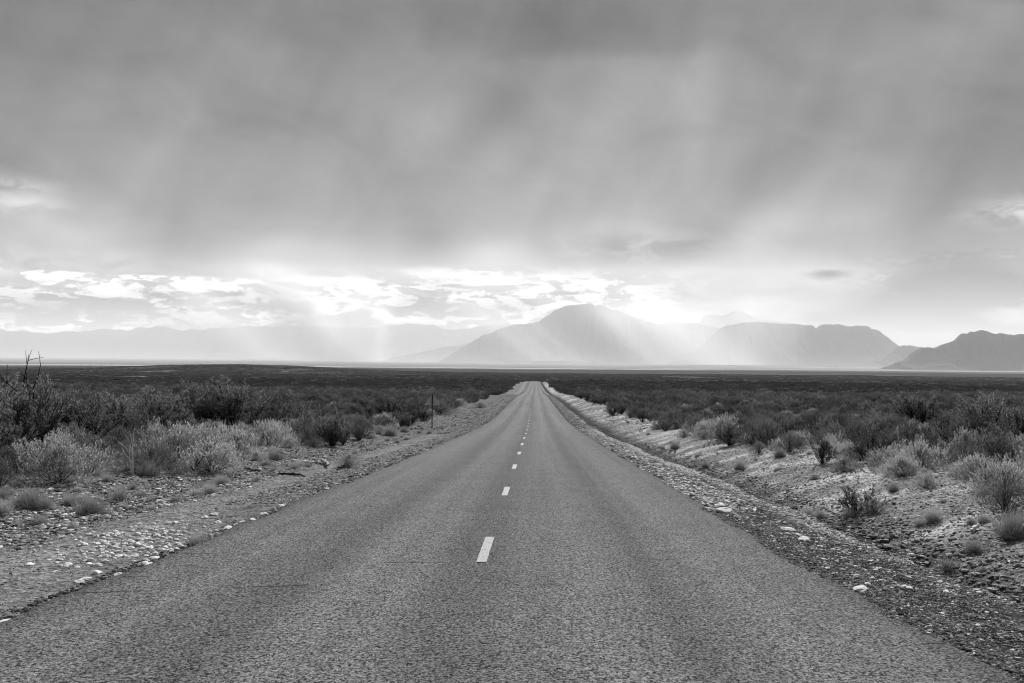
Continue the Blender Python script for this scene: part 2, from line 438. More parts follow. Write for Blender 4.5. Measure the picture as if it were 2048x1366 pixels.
def mat_leaf(name, base, tip, rnd, trans=0.4, h=1.0):
    """leaves; paler towards the shoot tips and the bush top (per leaf attribute)"""
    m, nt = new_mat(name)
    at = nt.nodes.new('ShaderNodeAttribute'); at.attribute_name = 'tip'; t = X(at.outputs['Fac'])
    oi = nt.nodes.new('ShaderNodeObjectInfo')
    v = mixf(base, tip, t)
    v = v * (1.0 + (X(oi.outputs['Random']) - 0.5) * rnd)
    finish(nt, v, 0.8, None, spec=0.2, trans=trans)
    return m

M_GROUND = mat_ground()
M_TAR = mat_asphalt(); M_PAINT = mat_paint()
M_STONE = mat_var('pale_stone', 0.46, 0.2, 14.0, 0.9, 0.2, 0.25, 0.7, 0.01)
M_ROCK = mat_var('brown_rubble', 0.15, 0.13, 12.0, 0.9, 0.2, 1.3, 0.7, 0.01)
M_CHIP = mat_var('loose_road_chips', 0.115, 0.10, 20.0, 0.95, 0.05, 1.7, 0.5, 0.01)
M_BARK = mat_var('dark_bark', 0.018, 0.016, 20.0, 0.95, 0.1)
M_TWIG = mat_var('grey_twig', 0.05, 0.04, 12.0, 0.95, 0.1, 0.5)
M_DEAD = mat_var('bleached_wood', 0.55, 0.2, 18.0, 0.9, 0.1)
M_BLACK = mat_var('charred_wood', 0.010, 0.008, 14.0, 0.95, 0.1)
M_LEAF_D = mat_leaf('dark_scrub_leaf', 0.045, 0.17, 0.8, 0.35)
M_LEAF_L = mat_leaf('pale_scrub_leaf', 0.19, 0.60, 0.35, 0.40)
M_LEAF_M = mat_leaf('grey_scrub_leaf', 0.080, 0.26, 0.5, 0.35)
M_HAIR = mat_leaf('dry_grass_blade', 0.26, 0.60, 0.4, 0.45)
M_STEEL = mat_var('weathered_steel', 0.06, 0.02, 30.0, 0.6, 0.4)
M_POST = mat_var('black_steel_post', 0.008, 0.004, 30.0, 0.6, 0.3)

# ------------------------------------------------------------------ ground sheet
def axis_geo(start, step, growth, end):
    out = []; v = start
    while v < end:
        step *= growth; v += step; out.append(v)
    return np.array(out)
PANS = [(180, 757, 14, 30), (218, 753, 14, 30), (255, 753, 14, 30), (290, 753, 18, 30), (320, 743, 24, 60), (385, 754, 14, 30), (1380, 761, 60, 14), (556, 744, 10, 40), (578, 742, 8, 30)]
def build_ground():
    xc = np.arange(-13.0, 13.001, 0.12)
    xo = axis_geo(13.0, 0.12, 1.062, 42000)
    xs = np.concatenate([-xo[::-1], xc, xo])
    yc = np.arange(2.5, 34.0, 0.13)
    yf = axis_geo(yc[-1], 0.13, 1.022, 41000)
    yb = axis_geo(2.5, 0.2, 1.22, 6000)
    ys = np.concatenate([(5.0 - yb[::-1]), yc, yf])
    nx, ny = len(xs), len(ys)
    XX, YY = np.meshgrid(xs, ys)
    ZZ = ground_z(XX, YY)
    V = np.stack([XX, YY, ZZ], -1).reshape(-1, 3)
    i = np.arange(ny - 1)[:, None] * nx + np.arange(nx - 1)[None]
    Fq = np.stack([i, i + 1, i + nx + 1, i + nx], -1).reshape(-1, 4)
    me = mesh_np('ground', V, Fq, True)
    s = V[:, 0] - road_x(V[:, 1]); a = np.abs(s)
    y = V[:, 1]
    wob = 1.6 * fbm(V[:, 0] * .15, y * .15, 91, 3)
    bare = 1 - smst(a + wob, 10.0, 13.5) * 0.7 - smst(a, 40, 160) * 0.15 - smst(np.hypot(V[:, 0], y), 100, 420) * 0.4 * smst(a, 12, 16)
    bare = bare * (1 - smst(y, 1200, 2200)) * np.where(a < 30, 1 - smst(y, 606, 640), 1)
    # pale wind-blown silt on the right shoulder rim and in the clearing
    pale = (np.exp(-((s - 4.85 - .25 * vnoise(y * .3, y * 0, 2)) / .42) ** 2) * smst(y, 8, 12) * .9 * (1 - smst(y, 50, 140) * .75)
            + smst(fbm(V[:, 0] * .3, y * 1.3, 95, 4), -0.12, 0.3) * smst(s, 6.4, 7.6) * (1 - smst(s, 11, 13)) * 1.0 + .28 * smst(s, 6.6, 7.6) * (1 - smst(s, 10, 12))
            + np.exp(-((s + 4.9) / .9) ** 2) * .25 - .55 * np.exp(-((s - 6.2) / .9) ** 2)
            - .60 * np.exp(-((s - 4.1) / .7) ** 2) * (1 - smst(y, 12, 30)))
    for (qx, qy, wx, wy) in PANS:      # bare pale pans out on the plain
        p = hit(qx, qy); inn = (np.abs(V[:, 0] - p.x) < wx / F * p.y * .5) & (np.abs(y - p.y) < wy)
        bare = np.where(inn, 1.0, bare); pale = np.where(inn, .6, pale)
    for nm, arr in (('bare', bare), ('pale', pale)):
        at = me.attributes.new(nm, 'FLOAT', 'POINT'); at.data.foreach_set('value', arr.astype(np.float32))
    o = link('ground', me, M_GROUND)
    tag(o, 'dry stony desert ground reaching to the foot of the mountains', 'ground', kind='structure')
build_ground()

# ------------------------------------------------------------------ road
def build_road():
    ys = np.concatenate([np.arange(-30, 0, 1.0), np.arange(0, 30, 0.1), np.arange(30, 60, 0.25), np.arange(60, 330, 1.0), np.arange(330, 628, 2.0)])
    cx = road_x(ys); z = road_z(ys)
    rows = []
    u = np.array([-1, -.985, -.75, -.5, -.25, 0, .25, .5, .75, .985, 1.0])
    for k, y in enumerate(ys):
        wl = float(edge_w(y, -1)); wr = float(edge_w(y, 1))
        x = np.where(u < 0, u * wl, u * wr)
        crown = 0.035 * (1 - np.abs(u) ** 1.6)
        zz = z[k] + crown - 0.02
        rows.append(np.stack([cx[k] + x, np.full(11, y), zz], -1))
    # the end bends away to the right in the dip behind the crest
    ang = np.linspace(0, R(88), 30); rad = 120.0
    bx, by = cx[-1] + rad, ys[-1]
    for a in ang[1:]:
        c = np.array([bx - rad * math.cos(a), by + rad * math.sin(a)]); n = np.array([math.cos(a), -math.sin(a)])
        pts = c[None] + u[:, None] * 3.3 * n[None]
        rows.append(np.column_stack([pts, ground_z(pts[:, 0], pts[:, 1]) + 0.35]))
    rows = np.array(rows); top = rows.reshape(-1, 3); n = len(rows)
    # skirts give the tar its thickness
    sk = []
    for side in (0, 10):
        q = rows[:, side].copy(); q[:, 2] -= 0.14; q[:, 0] += (-.04 if side == 0 else .04); sk.append(q)
    V = np.concatenate([top, sk[0], sk[1]])
    i = np.arange(n - 1)[:, None] * 11 + np.arange(10)[None]
    Fa = np.stack([i, i + 1, i + 12, i + 11], -1).reshape(-1, 4)
    j = np.arange(n - 1); o0 = n * 11; o1 = o0 + n
    Fb = np.stack([o0 + j, j * 11, (j + 1) * 11, o0 + j + 1], -1)
    Fc = np.stack([j * 11 + 10, o1 + j, o1 + j + 1, (j + 1) * 11 + 10], -1)
    me = mesh_np('road', V, np.concatenate([Fa, Fb, Fc]), True)
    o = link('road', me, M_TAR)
    tag(o, 'straight two lane tar road running over a crest to the mountains', 'road', kind='structure')
    Vd, Fd = [], []
    y0 = 8.63 - 6.4 * 2
    rr = np.random.default_rng(3)
    while y0 < 105:
        L = 1.6 + rr.uniform(-.05, .05); k = 9
        yy = np.linspace(y0, y0 + L, k)
        for q, y in enumerate(yy):
            wj = 0.052 + rr.uniform(-.0015, .0015)
            for sx in (-1, 1):
                x = float(road_x(y)) + sx * wj + rr.uniform(-.001, .001)
                uu = abs(x - float(road_x(y))) / 3.335
                Vd.append((x, y + (rr.uniform(-.02, .02) if q in (0, k - 1) else 0), float(road_z(y)) + 0.035 * (1 - uu ** 1.6) - .02 + .006))
        b = len(Vd) - 2 * k
        for q in range(k - 1): Fd.append((b + 2 * q, b + 2 * q + 1, b + 2 * q + 3, b + 2 * q + 2))
        y0 += 6.4
    d = link('centre_line', mesh_np('centre_line', np.array(Vd), np.array(Fd)), M_PAINT, o)
build_road()

# ------------------------------------------------------------------ mountains
M_MOUNT = mat_var('bare_mountain_rock', 0.06, 0.04, 0.0009, 1.0, 0.0)
def mountain(name, label, pts, D, depth, mode='ridge', base=-90.0, seed=0, n=260, strength=1.0, jag=1.0):
    pts = np.array(pts, float)
    wx, wz = [], []
    for px, py in pts:
        d = ray(px, py); wx.append(d.x / d.y * D); wz.append(d.z / d.y * D + EYE)
    wx = np.array(wx); wz = np.array(wz)
    xs = np.linspace(wx[0], wx[-1], n)
    H = np.interp(xs, wx, wz)
    H = H + jag * 0.0018 * D * fbm(xs / (0.011 * D), xs * 0 + seed, seed, 5, .65) * np.minimum(1, (H - base) / (0.01 * D))
    b = base + EYE
    ts = np.linspace(-1.0, 1.0, 61)
    XX, TT = np.meshgrid(xs, ts)
    rav = np.abs(fbm(XX / (0.055 * D), TT * 1.4, seed + 7, 4)) ** 0.8
    rav2 = np.abs(fbm(XX / (0.016 * D), TT * 4, seed + 17, 3))
    tt = np.abs(TT) * (1 + 0.9 * (rav - .15)) + .12 * rav2 * np.minimum(1, np.abs(TT) * 6)
    if mode == 'mesa':
        g = np.interp(tt, [0, .10, .16, .45, .75, 1.0, 2], [1, .985, .74, .34, .10, 0, 0])
    else:
        g = np.interp(tt, [0, .12, .3, .55, .8, 1.0, 2], [1, .80, .50, .24, .08, 0, 0])
    g = np.where(np.abs(TT) < 1e-6, 1, g)
    Hs = np.interp(XX + 0.02 * D * TT * fbm(XX / (.1 * D), TT, seed + 3, 2), xs, H)
    ZZ = b + (Hs - b) * g * strength
    # ends taper into the plain
    u = (XX - xs[0]) / (xs[-1] - xs[0])
    ZZ = ZZ - 3.0
    V = np.stack([XX, D + TT * depth, ZZ], -1).reshape(-1, 3)
    nx = len(xs); ny = len(ts)
    i = np.arange(ny - 1)[:, None] * nx + np.arange(nx - 1)[None]
    Fq = np.stack([i, i + 1, i + nx + 1, i + nx], -1).reshape(-1, 4)
    # closed skirt below ground level
    o = link(name, mesh_np(name, V, Fq, True), M_MOUNT)
    tag(o, label, 'mountain', kind='structure')
    return o
def zz(zx, zy, x0=0): return (x0 + zx / 2.0, 500 + zy / 2.0)
mountain('mountain_range', 'long low hazy range with small rounded summits left of the peak',
    [(-900, 690), (-500, 660), (-250, 668), (-80, 655)] + [zz(a, b) for a, b in [(0, 318), (40, 325), (100, 321), (130, 330), (200, 335), (235, 332), (250, 324), (290, 322), (320, 328), (380, 318), (430, 314), (460, 319), (520, 321), (545, 312), (600, 305), (660, 304), (690, 315), (725, 320), (760, 316), (800, 318), (815, 325), (830, 312), (900, 308), (940, 312), (965, 309), (990, 301), (1015, 306), (1035, 300), (1070, 308), (1110, 298), (1200, 302), (1300, 308), (1450, 312), (1500, 308), (1550, 300), (1640, 295), (1740, 300), (1780, 315), (1850, 318), (1900, 305), (1960, 295), (2048, 296), (2200, 300), (2400, 330), (2700, 440)]],
    27000, 2600, seed=3, n=520)
mountain('mountain_spur', 'faint lower spur in front of the range left of the peak',
    [zz(a, b) for a, b in [(1560, 432), (1700, 402), (1820, 385), (1900, 366), (1960, 346), (2048, 338), (2150, 330), (2300, 345), (2500, 440)]], 20500, 1800, seed=9, n=200)
mountain('mountain_peak', 'broad rounded peak standing highest above the road',
    [(880, 722), (960, 672)] + [zz(a, b, 1024) for a, b in [(0, 296), (80, 293), (105, 284), (130, 270), (180, 236), (230, 218), (270, 214), (305, 210), (340, 218), (380, 228), (430, 245), (480, 262), (540, 282), (595, 293), (630, 287), (700, 292), (760, 296), (900, 330), (1100, 440)]], 17000, 2400, seed=14, n=420, jag=1.2)
mountain('mountain_behind', 'pale twin summit fading into cloud behind the flat mesa',
    [zz(a, b, 1024) for a, b in [(640, 400), (720, 300), (745, 294), (770, 268), (800, 258), (850, 265), (880, 248), (900, 243), (930, 248), (960, 265), (1000, 275), (1040, 285), (1120, 296), (1250, 400)]], 23000, 2200, seed=21, n=200)
mountain('mesa', 'flat topped mesa with steep right shoulder right of the peak',
    [zz(a, b, 1024) for a, b in [(640, 440), (740, 400), (800, 345), (830, 318), (870, 299), (900, 291), (1000, 290), (1060, 291), (1120, 293), (1140, 298), (1190, 303), (1210, 313), (1240, 300), (1300, 300), (1410, 305), (1425, 315), (1455, 320), (1480, 340), (1510, 362), (1545, 385), (1590, 405), (1650, 425), (1760, 450)]], 14000, 1700, 'mesa', seed=28, n=300)
mountain('distant_hill', 'small pale hill in the gap between the mesa and the dark mountain',
    [zz(a, b, 1024) for a, b in [(1480, 440), (1540, 389), (1560, 382), (1600, 382), (1640, 388), (1720, 440)]], 12500, 1100, seed=33, n=120)
mountain('dark_mountain', 'dark nearer mountain at the right edge with a stepped left slope',
    [zz(a, b, 1024) for a, b in [(1540, 450), (1590, 428), (1618, 406), (1645, 393), (1670, 386), (1695, 391), (1740, 375), (1775, 360), (1800, 340), (1830, 327), (1885, 322), (1910, 328), (1940, 338), (1960, 340), (2000, 335), (2048, 338), (2200, 330), (2500, 320), (2800, 350), (3200, 440)]], 9600, 700, 'mesa', base=-90.0, seed=43, n=420, jag=1.5)

# ------------------------------------------------------------------ plant builders
def tubes(P, Rd, sides=3):
    """P (n,k,3) polylines with radii (n,k) -> verts, quads"""
    n, k, _ = P.shape
    T = np.gradient(P, axis=1); T /= np.linalg.norm(T, axis=2, keepdims=True) + 1e-9
    ref = np.where(np.abs(T[..., 2:3]) > 0.9, np.array([1.0, 0, 0]), np.array([0, 0, 1.0]))
    A = np.cross(T, ref); A /= np.linalg.norm(A, axis=2, keepdims=True) + 1e-9
    B = np.cross(T, A)
    an = np.arange(sides) * 2 * math.pi / sides
    V = P[:, :, None] + Rd[:, :, None, None] * (A[:, :, None] * np.cos(an)[None, None, :, None] + B[:, :, None] * np.sin(an)[None, None, :, None])
    V = V.reshape(-1, 3)
    base = (np.arange(n)[:, None, None] * k + np.arange(k - 1)[None, :, None]) * sides
    s = np.arange(sides)[None, None, :]; s2 = (s + 1) % sides
    Fq = np.stack([base + s, base + s2, base + sides + s2, base + sides + s], -1).reshape(-1, 4)
    return V, Fq
def leaves(P, Dv, L, W, rg):
    """diamond leaves at P (n,3) pointing along Dv"""
    n = len(P); Dv = Dv / (np.linalg.norm(Dv, axis=1, keepdims=True) + 1e-9)
    r = rg.normal(size=(n, 3)); S = np.cross(Dv, r); S /= np.linalg.norm(S, axis=1, keepdims=True) + 1e-9
    a = P; b = P + Dv * (L * .45)[:, None] + S * (W * .5)[:, None]; c = P + Dv * L[:, None]; d = P + Dv * (L * .45)[:, None] - S * (W * .5)[:, None]
    V = np.stack([a, b, c, d], 1).reshape(-1, 3); F4 = np.arange(n * 4).reshape(n, 4)
    return V, F4
def leaf_mesh(name, P, Dv, L, W, tip, rg, mat):
    V, F4 = leaves(P, Dv, L, W, rg); me = mesh_np(name, V, F4)
    at = me.attributes.new('tip', 'FLOAT', 'POINT'); at.data.foreach_set('value', np.repeat(tip, 4).astype(np.float32))
    me.materials.append(mat); return me
def tube_mesh(name, parts, mat):
    Vs, Fs, o = [], [], 0
    for V, Fq in parts: Vs.append(V); Fs.append(Fq + o); o += len(V)
    me = mesh_np(name, np.concatenate(Vs), np.concatenate(Fs)); me.materials.append(mat); return me
def curve_path(base, d0, L, bend, k, rg, wig=.06):
    """n paths: start points, start directions, length, upward bend"""
    n = len(base); t = np.linspace(0, 1, k)
    P = np.zeros((n, k, 3)); P[:, 0] = base; d = d0 / np.linalg.norm(d0, axis=1, keepdims=True)
    for i in range(1, k):
        d = d + np.array([0, 0, 1.0]) * bend / k + rg.normal(size=(n, 3)) * wig
        d /= np.linalg.norm(d, axis=1, keepdims=True)
        P[:, i] = P[:, i - 1] + d * (L / (k - 1))[:, None]
    return P
def sample_path(P, t):
    """P (n,k,3), t (n,m) in 0..1 -> points, dirs (n,m,3)"""
    n, k, _ = P.shape; f = t * (k - 1); i = np.clip(f.astype(int), 0, k - 2); fr = (f - i)[..., None]
    a = np.take_along_axis(P, i[..., None].repeat(3, -1), 1); b = np.take_along_axis(P, (i + 1)[..., None].repeat(3, -1), 1)
    d = b - a; d /= np.linalg.norm(d, axis=-1, keepdims=True) + 1e-9
    return a * (1 - fr) + b * fr, d
def hemi(n, rg, th0, th1):
    th = np.radians(rg.uniform(th0, th1, n)) ; ph = rg.uniform(0, 2 * math.pi, n)
    return np.stack([np.sin(th) * np.cos(ph), np.sin(th) * np.sin(ph), np.cos(th)], -1)
def twiggy(seed, h=1.0, n=18, spread=62, nl=26, mat=M_LEAF_D, sub=7, leafL=(.03, .065), leafW=(.010, .018), lowleaf=.08, thick=1.0):
    """upright fan-shaped scrub bush, thin dark stems and small leaves"""
    rg = np.random.default_rng(seed)
    d = hemi(n, rg, 4, spread); L = h * rg.uniform(.65, 1.12, n) * (1.0 - .1 * (1 - d[:, 2]))
    base = rg.normal(size=(n, 3)) * np.array([.012, .012, 0]) * h
    P = curve_path(base, d, L, .55, 6, rg, .09)
    Rm = (np.linspace(.012, .003, 6)[None] * rg.uniform(.7, 1.3, (n, 1))) * thick
    st = [tubes(P, Rm, 4)]
    t = rg.uniform(.22, .98, (n, sub)); q, dd = sample_path(P, t)
    q = q.reshape(-1, 3); dd = dd.reshape(-1, 3) + rg.normal(size=(n * sub, 3)) * .45
    L2 = h * rg.uniform(.16, .36, n * sub)
    P2 = curve_path(q, dd, L2, .5, 4, rg, .13)
    st.append(tubes(P2, np.linspace(.0045, .0018, 4)[None] * np.ones((n * sub, 1)) * thick, 3))
    t2 = rg.uniform(.15, 1.0, (n * sub, nl)); lp, ld = sample_path(P2, t2)
    lp = lp.reshape(-1, 3); ld = ld.reshape(-1, 3) + rg.normal(size=(len(lp), 3)) * .55 + np.array([0, 0, .25])
    lp = lp + rg.normal(size=lp.shape) * .016 * h
    t3 = rg.uniform(lowleaf, 1.0, (n, nl)); lp3, ld3 = sample_path(P, t3)
    lp = np.concatenate([lp, lp3.reshape(-1, 3)]); ld = np.concatenate([ld, ld3.reshape(-1, 3) + rg.normal(size=(n * nl, 3)) * .6])
    m = len(lp); LL = rg.uniform(leafL[0], leafL[1], m); W = rg.uniform(leafW[0], leafW[1], m)
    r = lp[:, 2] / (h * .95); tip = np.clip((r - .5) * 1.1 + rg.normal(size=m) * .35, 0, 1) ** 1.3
    lp[:, 2] = np.maximum(lp[:, 2], .01)
    return leaf_mesh('foliage', lp, ld, LL, W, tip, rg, mat), tube_mesh('stem', st, M_BARK)
def dome(seed, r=.55, h=.6, shoots=420, per=15, mat=M_LEAF_L, leafL=(.03, .055), fuzz=.13):
    """rounded pale shrub whose feathery shoots stand on a dome"""
    rg = np.random.default_rng(seed)
    ns = 40; d = hemi(ns, rg, 5, 80)
    P = curve_path(rg.normal(size=(ns, 3)) * [.01, .01, 0], d * [1, 1, .8], r * rg.uniform(.7, .95, ns), .4, 5, rg, .1)
    st = [tubes(P, np.linspace(.009, .002, 5)[None] * np.ones((ns, 1)), 3)]
    d = hemi(shoots, rg, 0, 92); lump = 1 + .28 * np.array([math.sin(5 * a[0] + seed) * math.cos(4 * a[1] + 2 * seed) + .5 * math.sin(9 * a[1] + 3 * a[0] + seed) for a in d])
    rad = rg.uniform(.45, 1.0, shoots) ** .5 * lump
    c = np.stack([d[:, 0] * r * rad, d[:, 1] * r * rad, d[:, 2] * h * rad * .95], -1)
    sd = d * [.8, .8, .5] + [0, 0, .75] + rg.normal(size=(shoots, 3)) * .22
    SL = fuzz * rg.uniform(.8, 1.7, shoots)
    P2 = curve_path(c, sd, SL, .4, 4, rg, .1)
    st.append(tubes(P2, np.full((shoots, 4), .0018), 3))
    t = np.tile(np.linspace(0, 1, per), (shoots, 1)) + rg.uniform(-.04, .04, (shoots, per)); t = np.clip(t, 0, 1)
    lp, ld = sample_path(P2, t); tt = t.reshape(-1)
    lp = lp.reshape(-1, 3) + rg.normal(size=(shoots * per, 3)) * .006; ld = ld.reshape(-1, 3) * .9 + rg.normal(size=(shoots * per, 3)) * .28
    # inner fill
    k = shoots * 8; di = hemi(k, rg, 0, 95); ri = rg.uniform(.3, .92, k)
    lp = np.concatenate([lp, np.stack([di[:, 0] * r * ri, di[:, 1] * r * ri, di[:, 2] * h * ri], -1)])
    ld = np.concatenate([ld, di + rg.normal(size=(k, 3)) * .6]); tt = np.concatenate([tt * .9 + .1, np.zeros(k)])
    lp[:, 2] = np.maximum(lp[:, 2], .008); m = len(lp)
    return leaf_mesh('foliage', lp, ld, rg.uniform(leafL[0], leafL[1], m), rg.uniform(.005, .011, m), tt * rg.uniform(.45, 1.0, m), rg, mat), tube_mesh('stem', st, M_TWIG)
def tussock(seed, r=.20, h=.27, n=520, mat=M_HAIR):
    rg = np.random.default_rng(seed); d = hemi(n, rg, 0, 88)
    base = rg.normal(size=(n, 3)) * [r * .25, r * .25, 0]
    L = (h * d[:, 2] + r * (1 - d[:, 2])) * rg.uniform(.65, 1.12, n)
    P = curve_path(base, d, L, .15, 4, rg, .12)
    V, Fq = tubes(P, np.array([.0026, .0022, .0016, .0006])[None] * np.ones((n, 1)), 3)
    V[:, 2] = np.maximum(V[:, 2], .002)
    me = mesh_np('grass_tussock', V, Fq)
    at = me.attributes.new('tip', 'FLOAT', 'POINT'); at.data.foreach_set('value', np.tile(np.repeat([0, .3, .8, 1.0], 3), n).astype(np.float32))
    me.materials.append(mat); return me
def bare_branches(name, seed, h, n, spread, levels=3, r0=.02, mat=M_BLACK, kids=3, wig=.14, lean=None, bend=.35):
    rg = np.random.default_rng(seed)
    d = hemi(n, rg, 3, spread)
    if lean is not None: d = d * .5 + np.array(lean)
    L = h * rg.uniform(.45, .75, n); P = curve_path(rg.normal(size=(n, 3)) * [.02, .02, 0], d, L, bend, 6, rg, wig)
    parts = []; rad = r0
    for lv in range(levels):
        m = len(P); parts.append(tubes(P, np.linspace(rad, rad * .5, P.shape[1])[None] * np.ones((m, 1)), 4 if lv == 0 else 3))
        t = rg.uniform(.35, 1.0, (m, kids)); t[:, 0] = 1.0; q, dd = sample_path(P, t)
        q = q.reshape(-1, 3); dd = dd.reshape(-1, 3) + rg.normal(size=(m * kids, 3)) * .5
        L = np.repeat(L, kids) * rg.uniform(.35, .7, m * kids); P = curve_path(q, dd, L, bend * .6, 5, rg, wig); rad *= .55
    return tube_mesh(name, parts, mat)
def rock_mesh(name, seed, flat=.6, mat=M_ROCK, rough=.18, sub=2):
    import bmesh
    bm = bmesh.new(); bmesh.ops.create_icosphere(bm, subdivisions=sub, radius=.5)
    rg = random.Random(seed); nv = [Vector((rg.gauss(0, 1), rg.gauss(0, 1), rg.gauss(0, 1))).normalized() for _ in range(7)]; nd = [rg.uniform(.28, .46) for _ in nv]
    for v in bm.verts:
        for a, b in zip(nv, nd):
            t = v.co.dot(a)
            if t > b: v.co -= a * (t - b) * .92
        v.co += Vector((rg.uniform(-1, 1), rg.uniform(-1, 1), rg.uniform(-1, 1))) * rough * .12
        v.co.z *= flat; v.co.x *= 1.15
        v.co.z += .12 * flat
    me = bpy.data.meshes.new(name); bm.to_mesh(me); bm.free(); me.materials.append(mat); return me

# ------------------------------------------------------------------ things: shrubs
PLANT = {}
def kind_mesh(key, fn):
    if key not in PLANT: PLANT[key] = fn()
    return PLANT[key]
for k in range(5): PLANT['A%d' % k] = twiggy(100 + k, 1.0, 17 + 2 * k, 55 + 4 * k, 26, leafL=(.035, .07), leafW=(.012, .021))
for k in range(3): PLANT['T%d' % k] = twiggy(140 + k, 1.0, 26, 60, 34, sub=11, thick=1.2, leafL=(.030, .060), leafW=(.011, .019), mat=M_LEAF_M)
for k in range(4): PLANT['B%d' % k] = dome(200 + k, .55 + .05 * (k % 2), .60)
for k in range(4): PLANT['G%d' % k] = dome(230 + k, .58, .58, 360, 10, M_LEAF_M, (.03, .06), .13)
TUSS = [tussock(300 + k) for k in range(3)]
TUSS_P = [tussock(310 + k, .22, .24, 260) for k in range(2)]

def shrub(key, name, loc, size, rot, label, cat='shrub', group=None, sz=1.0):
    fo, stm = PLANT[key]
    r = bpy.data.objects.new(name, None); COL.objects.link(r)
    r.location = loc; r.rotation_euler = (0, 0, rot); r.scale = (size, size, size * sz)
    r.empty_display_size = .3
    tag(r, label, cat, group)
    f = bpy.data.objects.new('foliage', fo); COL.objects.link(f); f.parent = r
    s = bpy.data.objects.new('stem', stm); COL.objects.link(s); s.parent = r
    return r
def single(name, me, loc, size, rot, label, cat, group=None, sz=1.0, tilt=(0, 0)):
    o = bpy.data.objects.new(name, me); COL.objects.link(o)
    o.location = loc; o.rotation_euler = (tilt[0], tilt[1], rot)
    o.scale = (size, size, size * sz) if not isinstance(size, tuple) else size
    return tag(o, label, cat, group)

occupied = []   # (x, y, r)
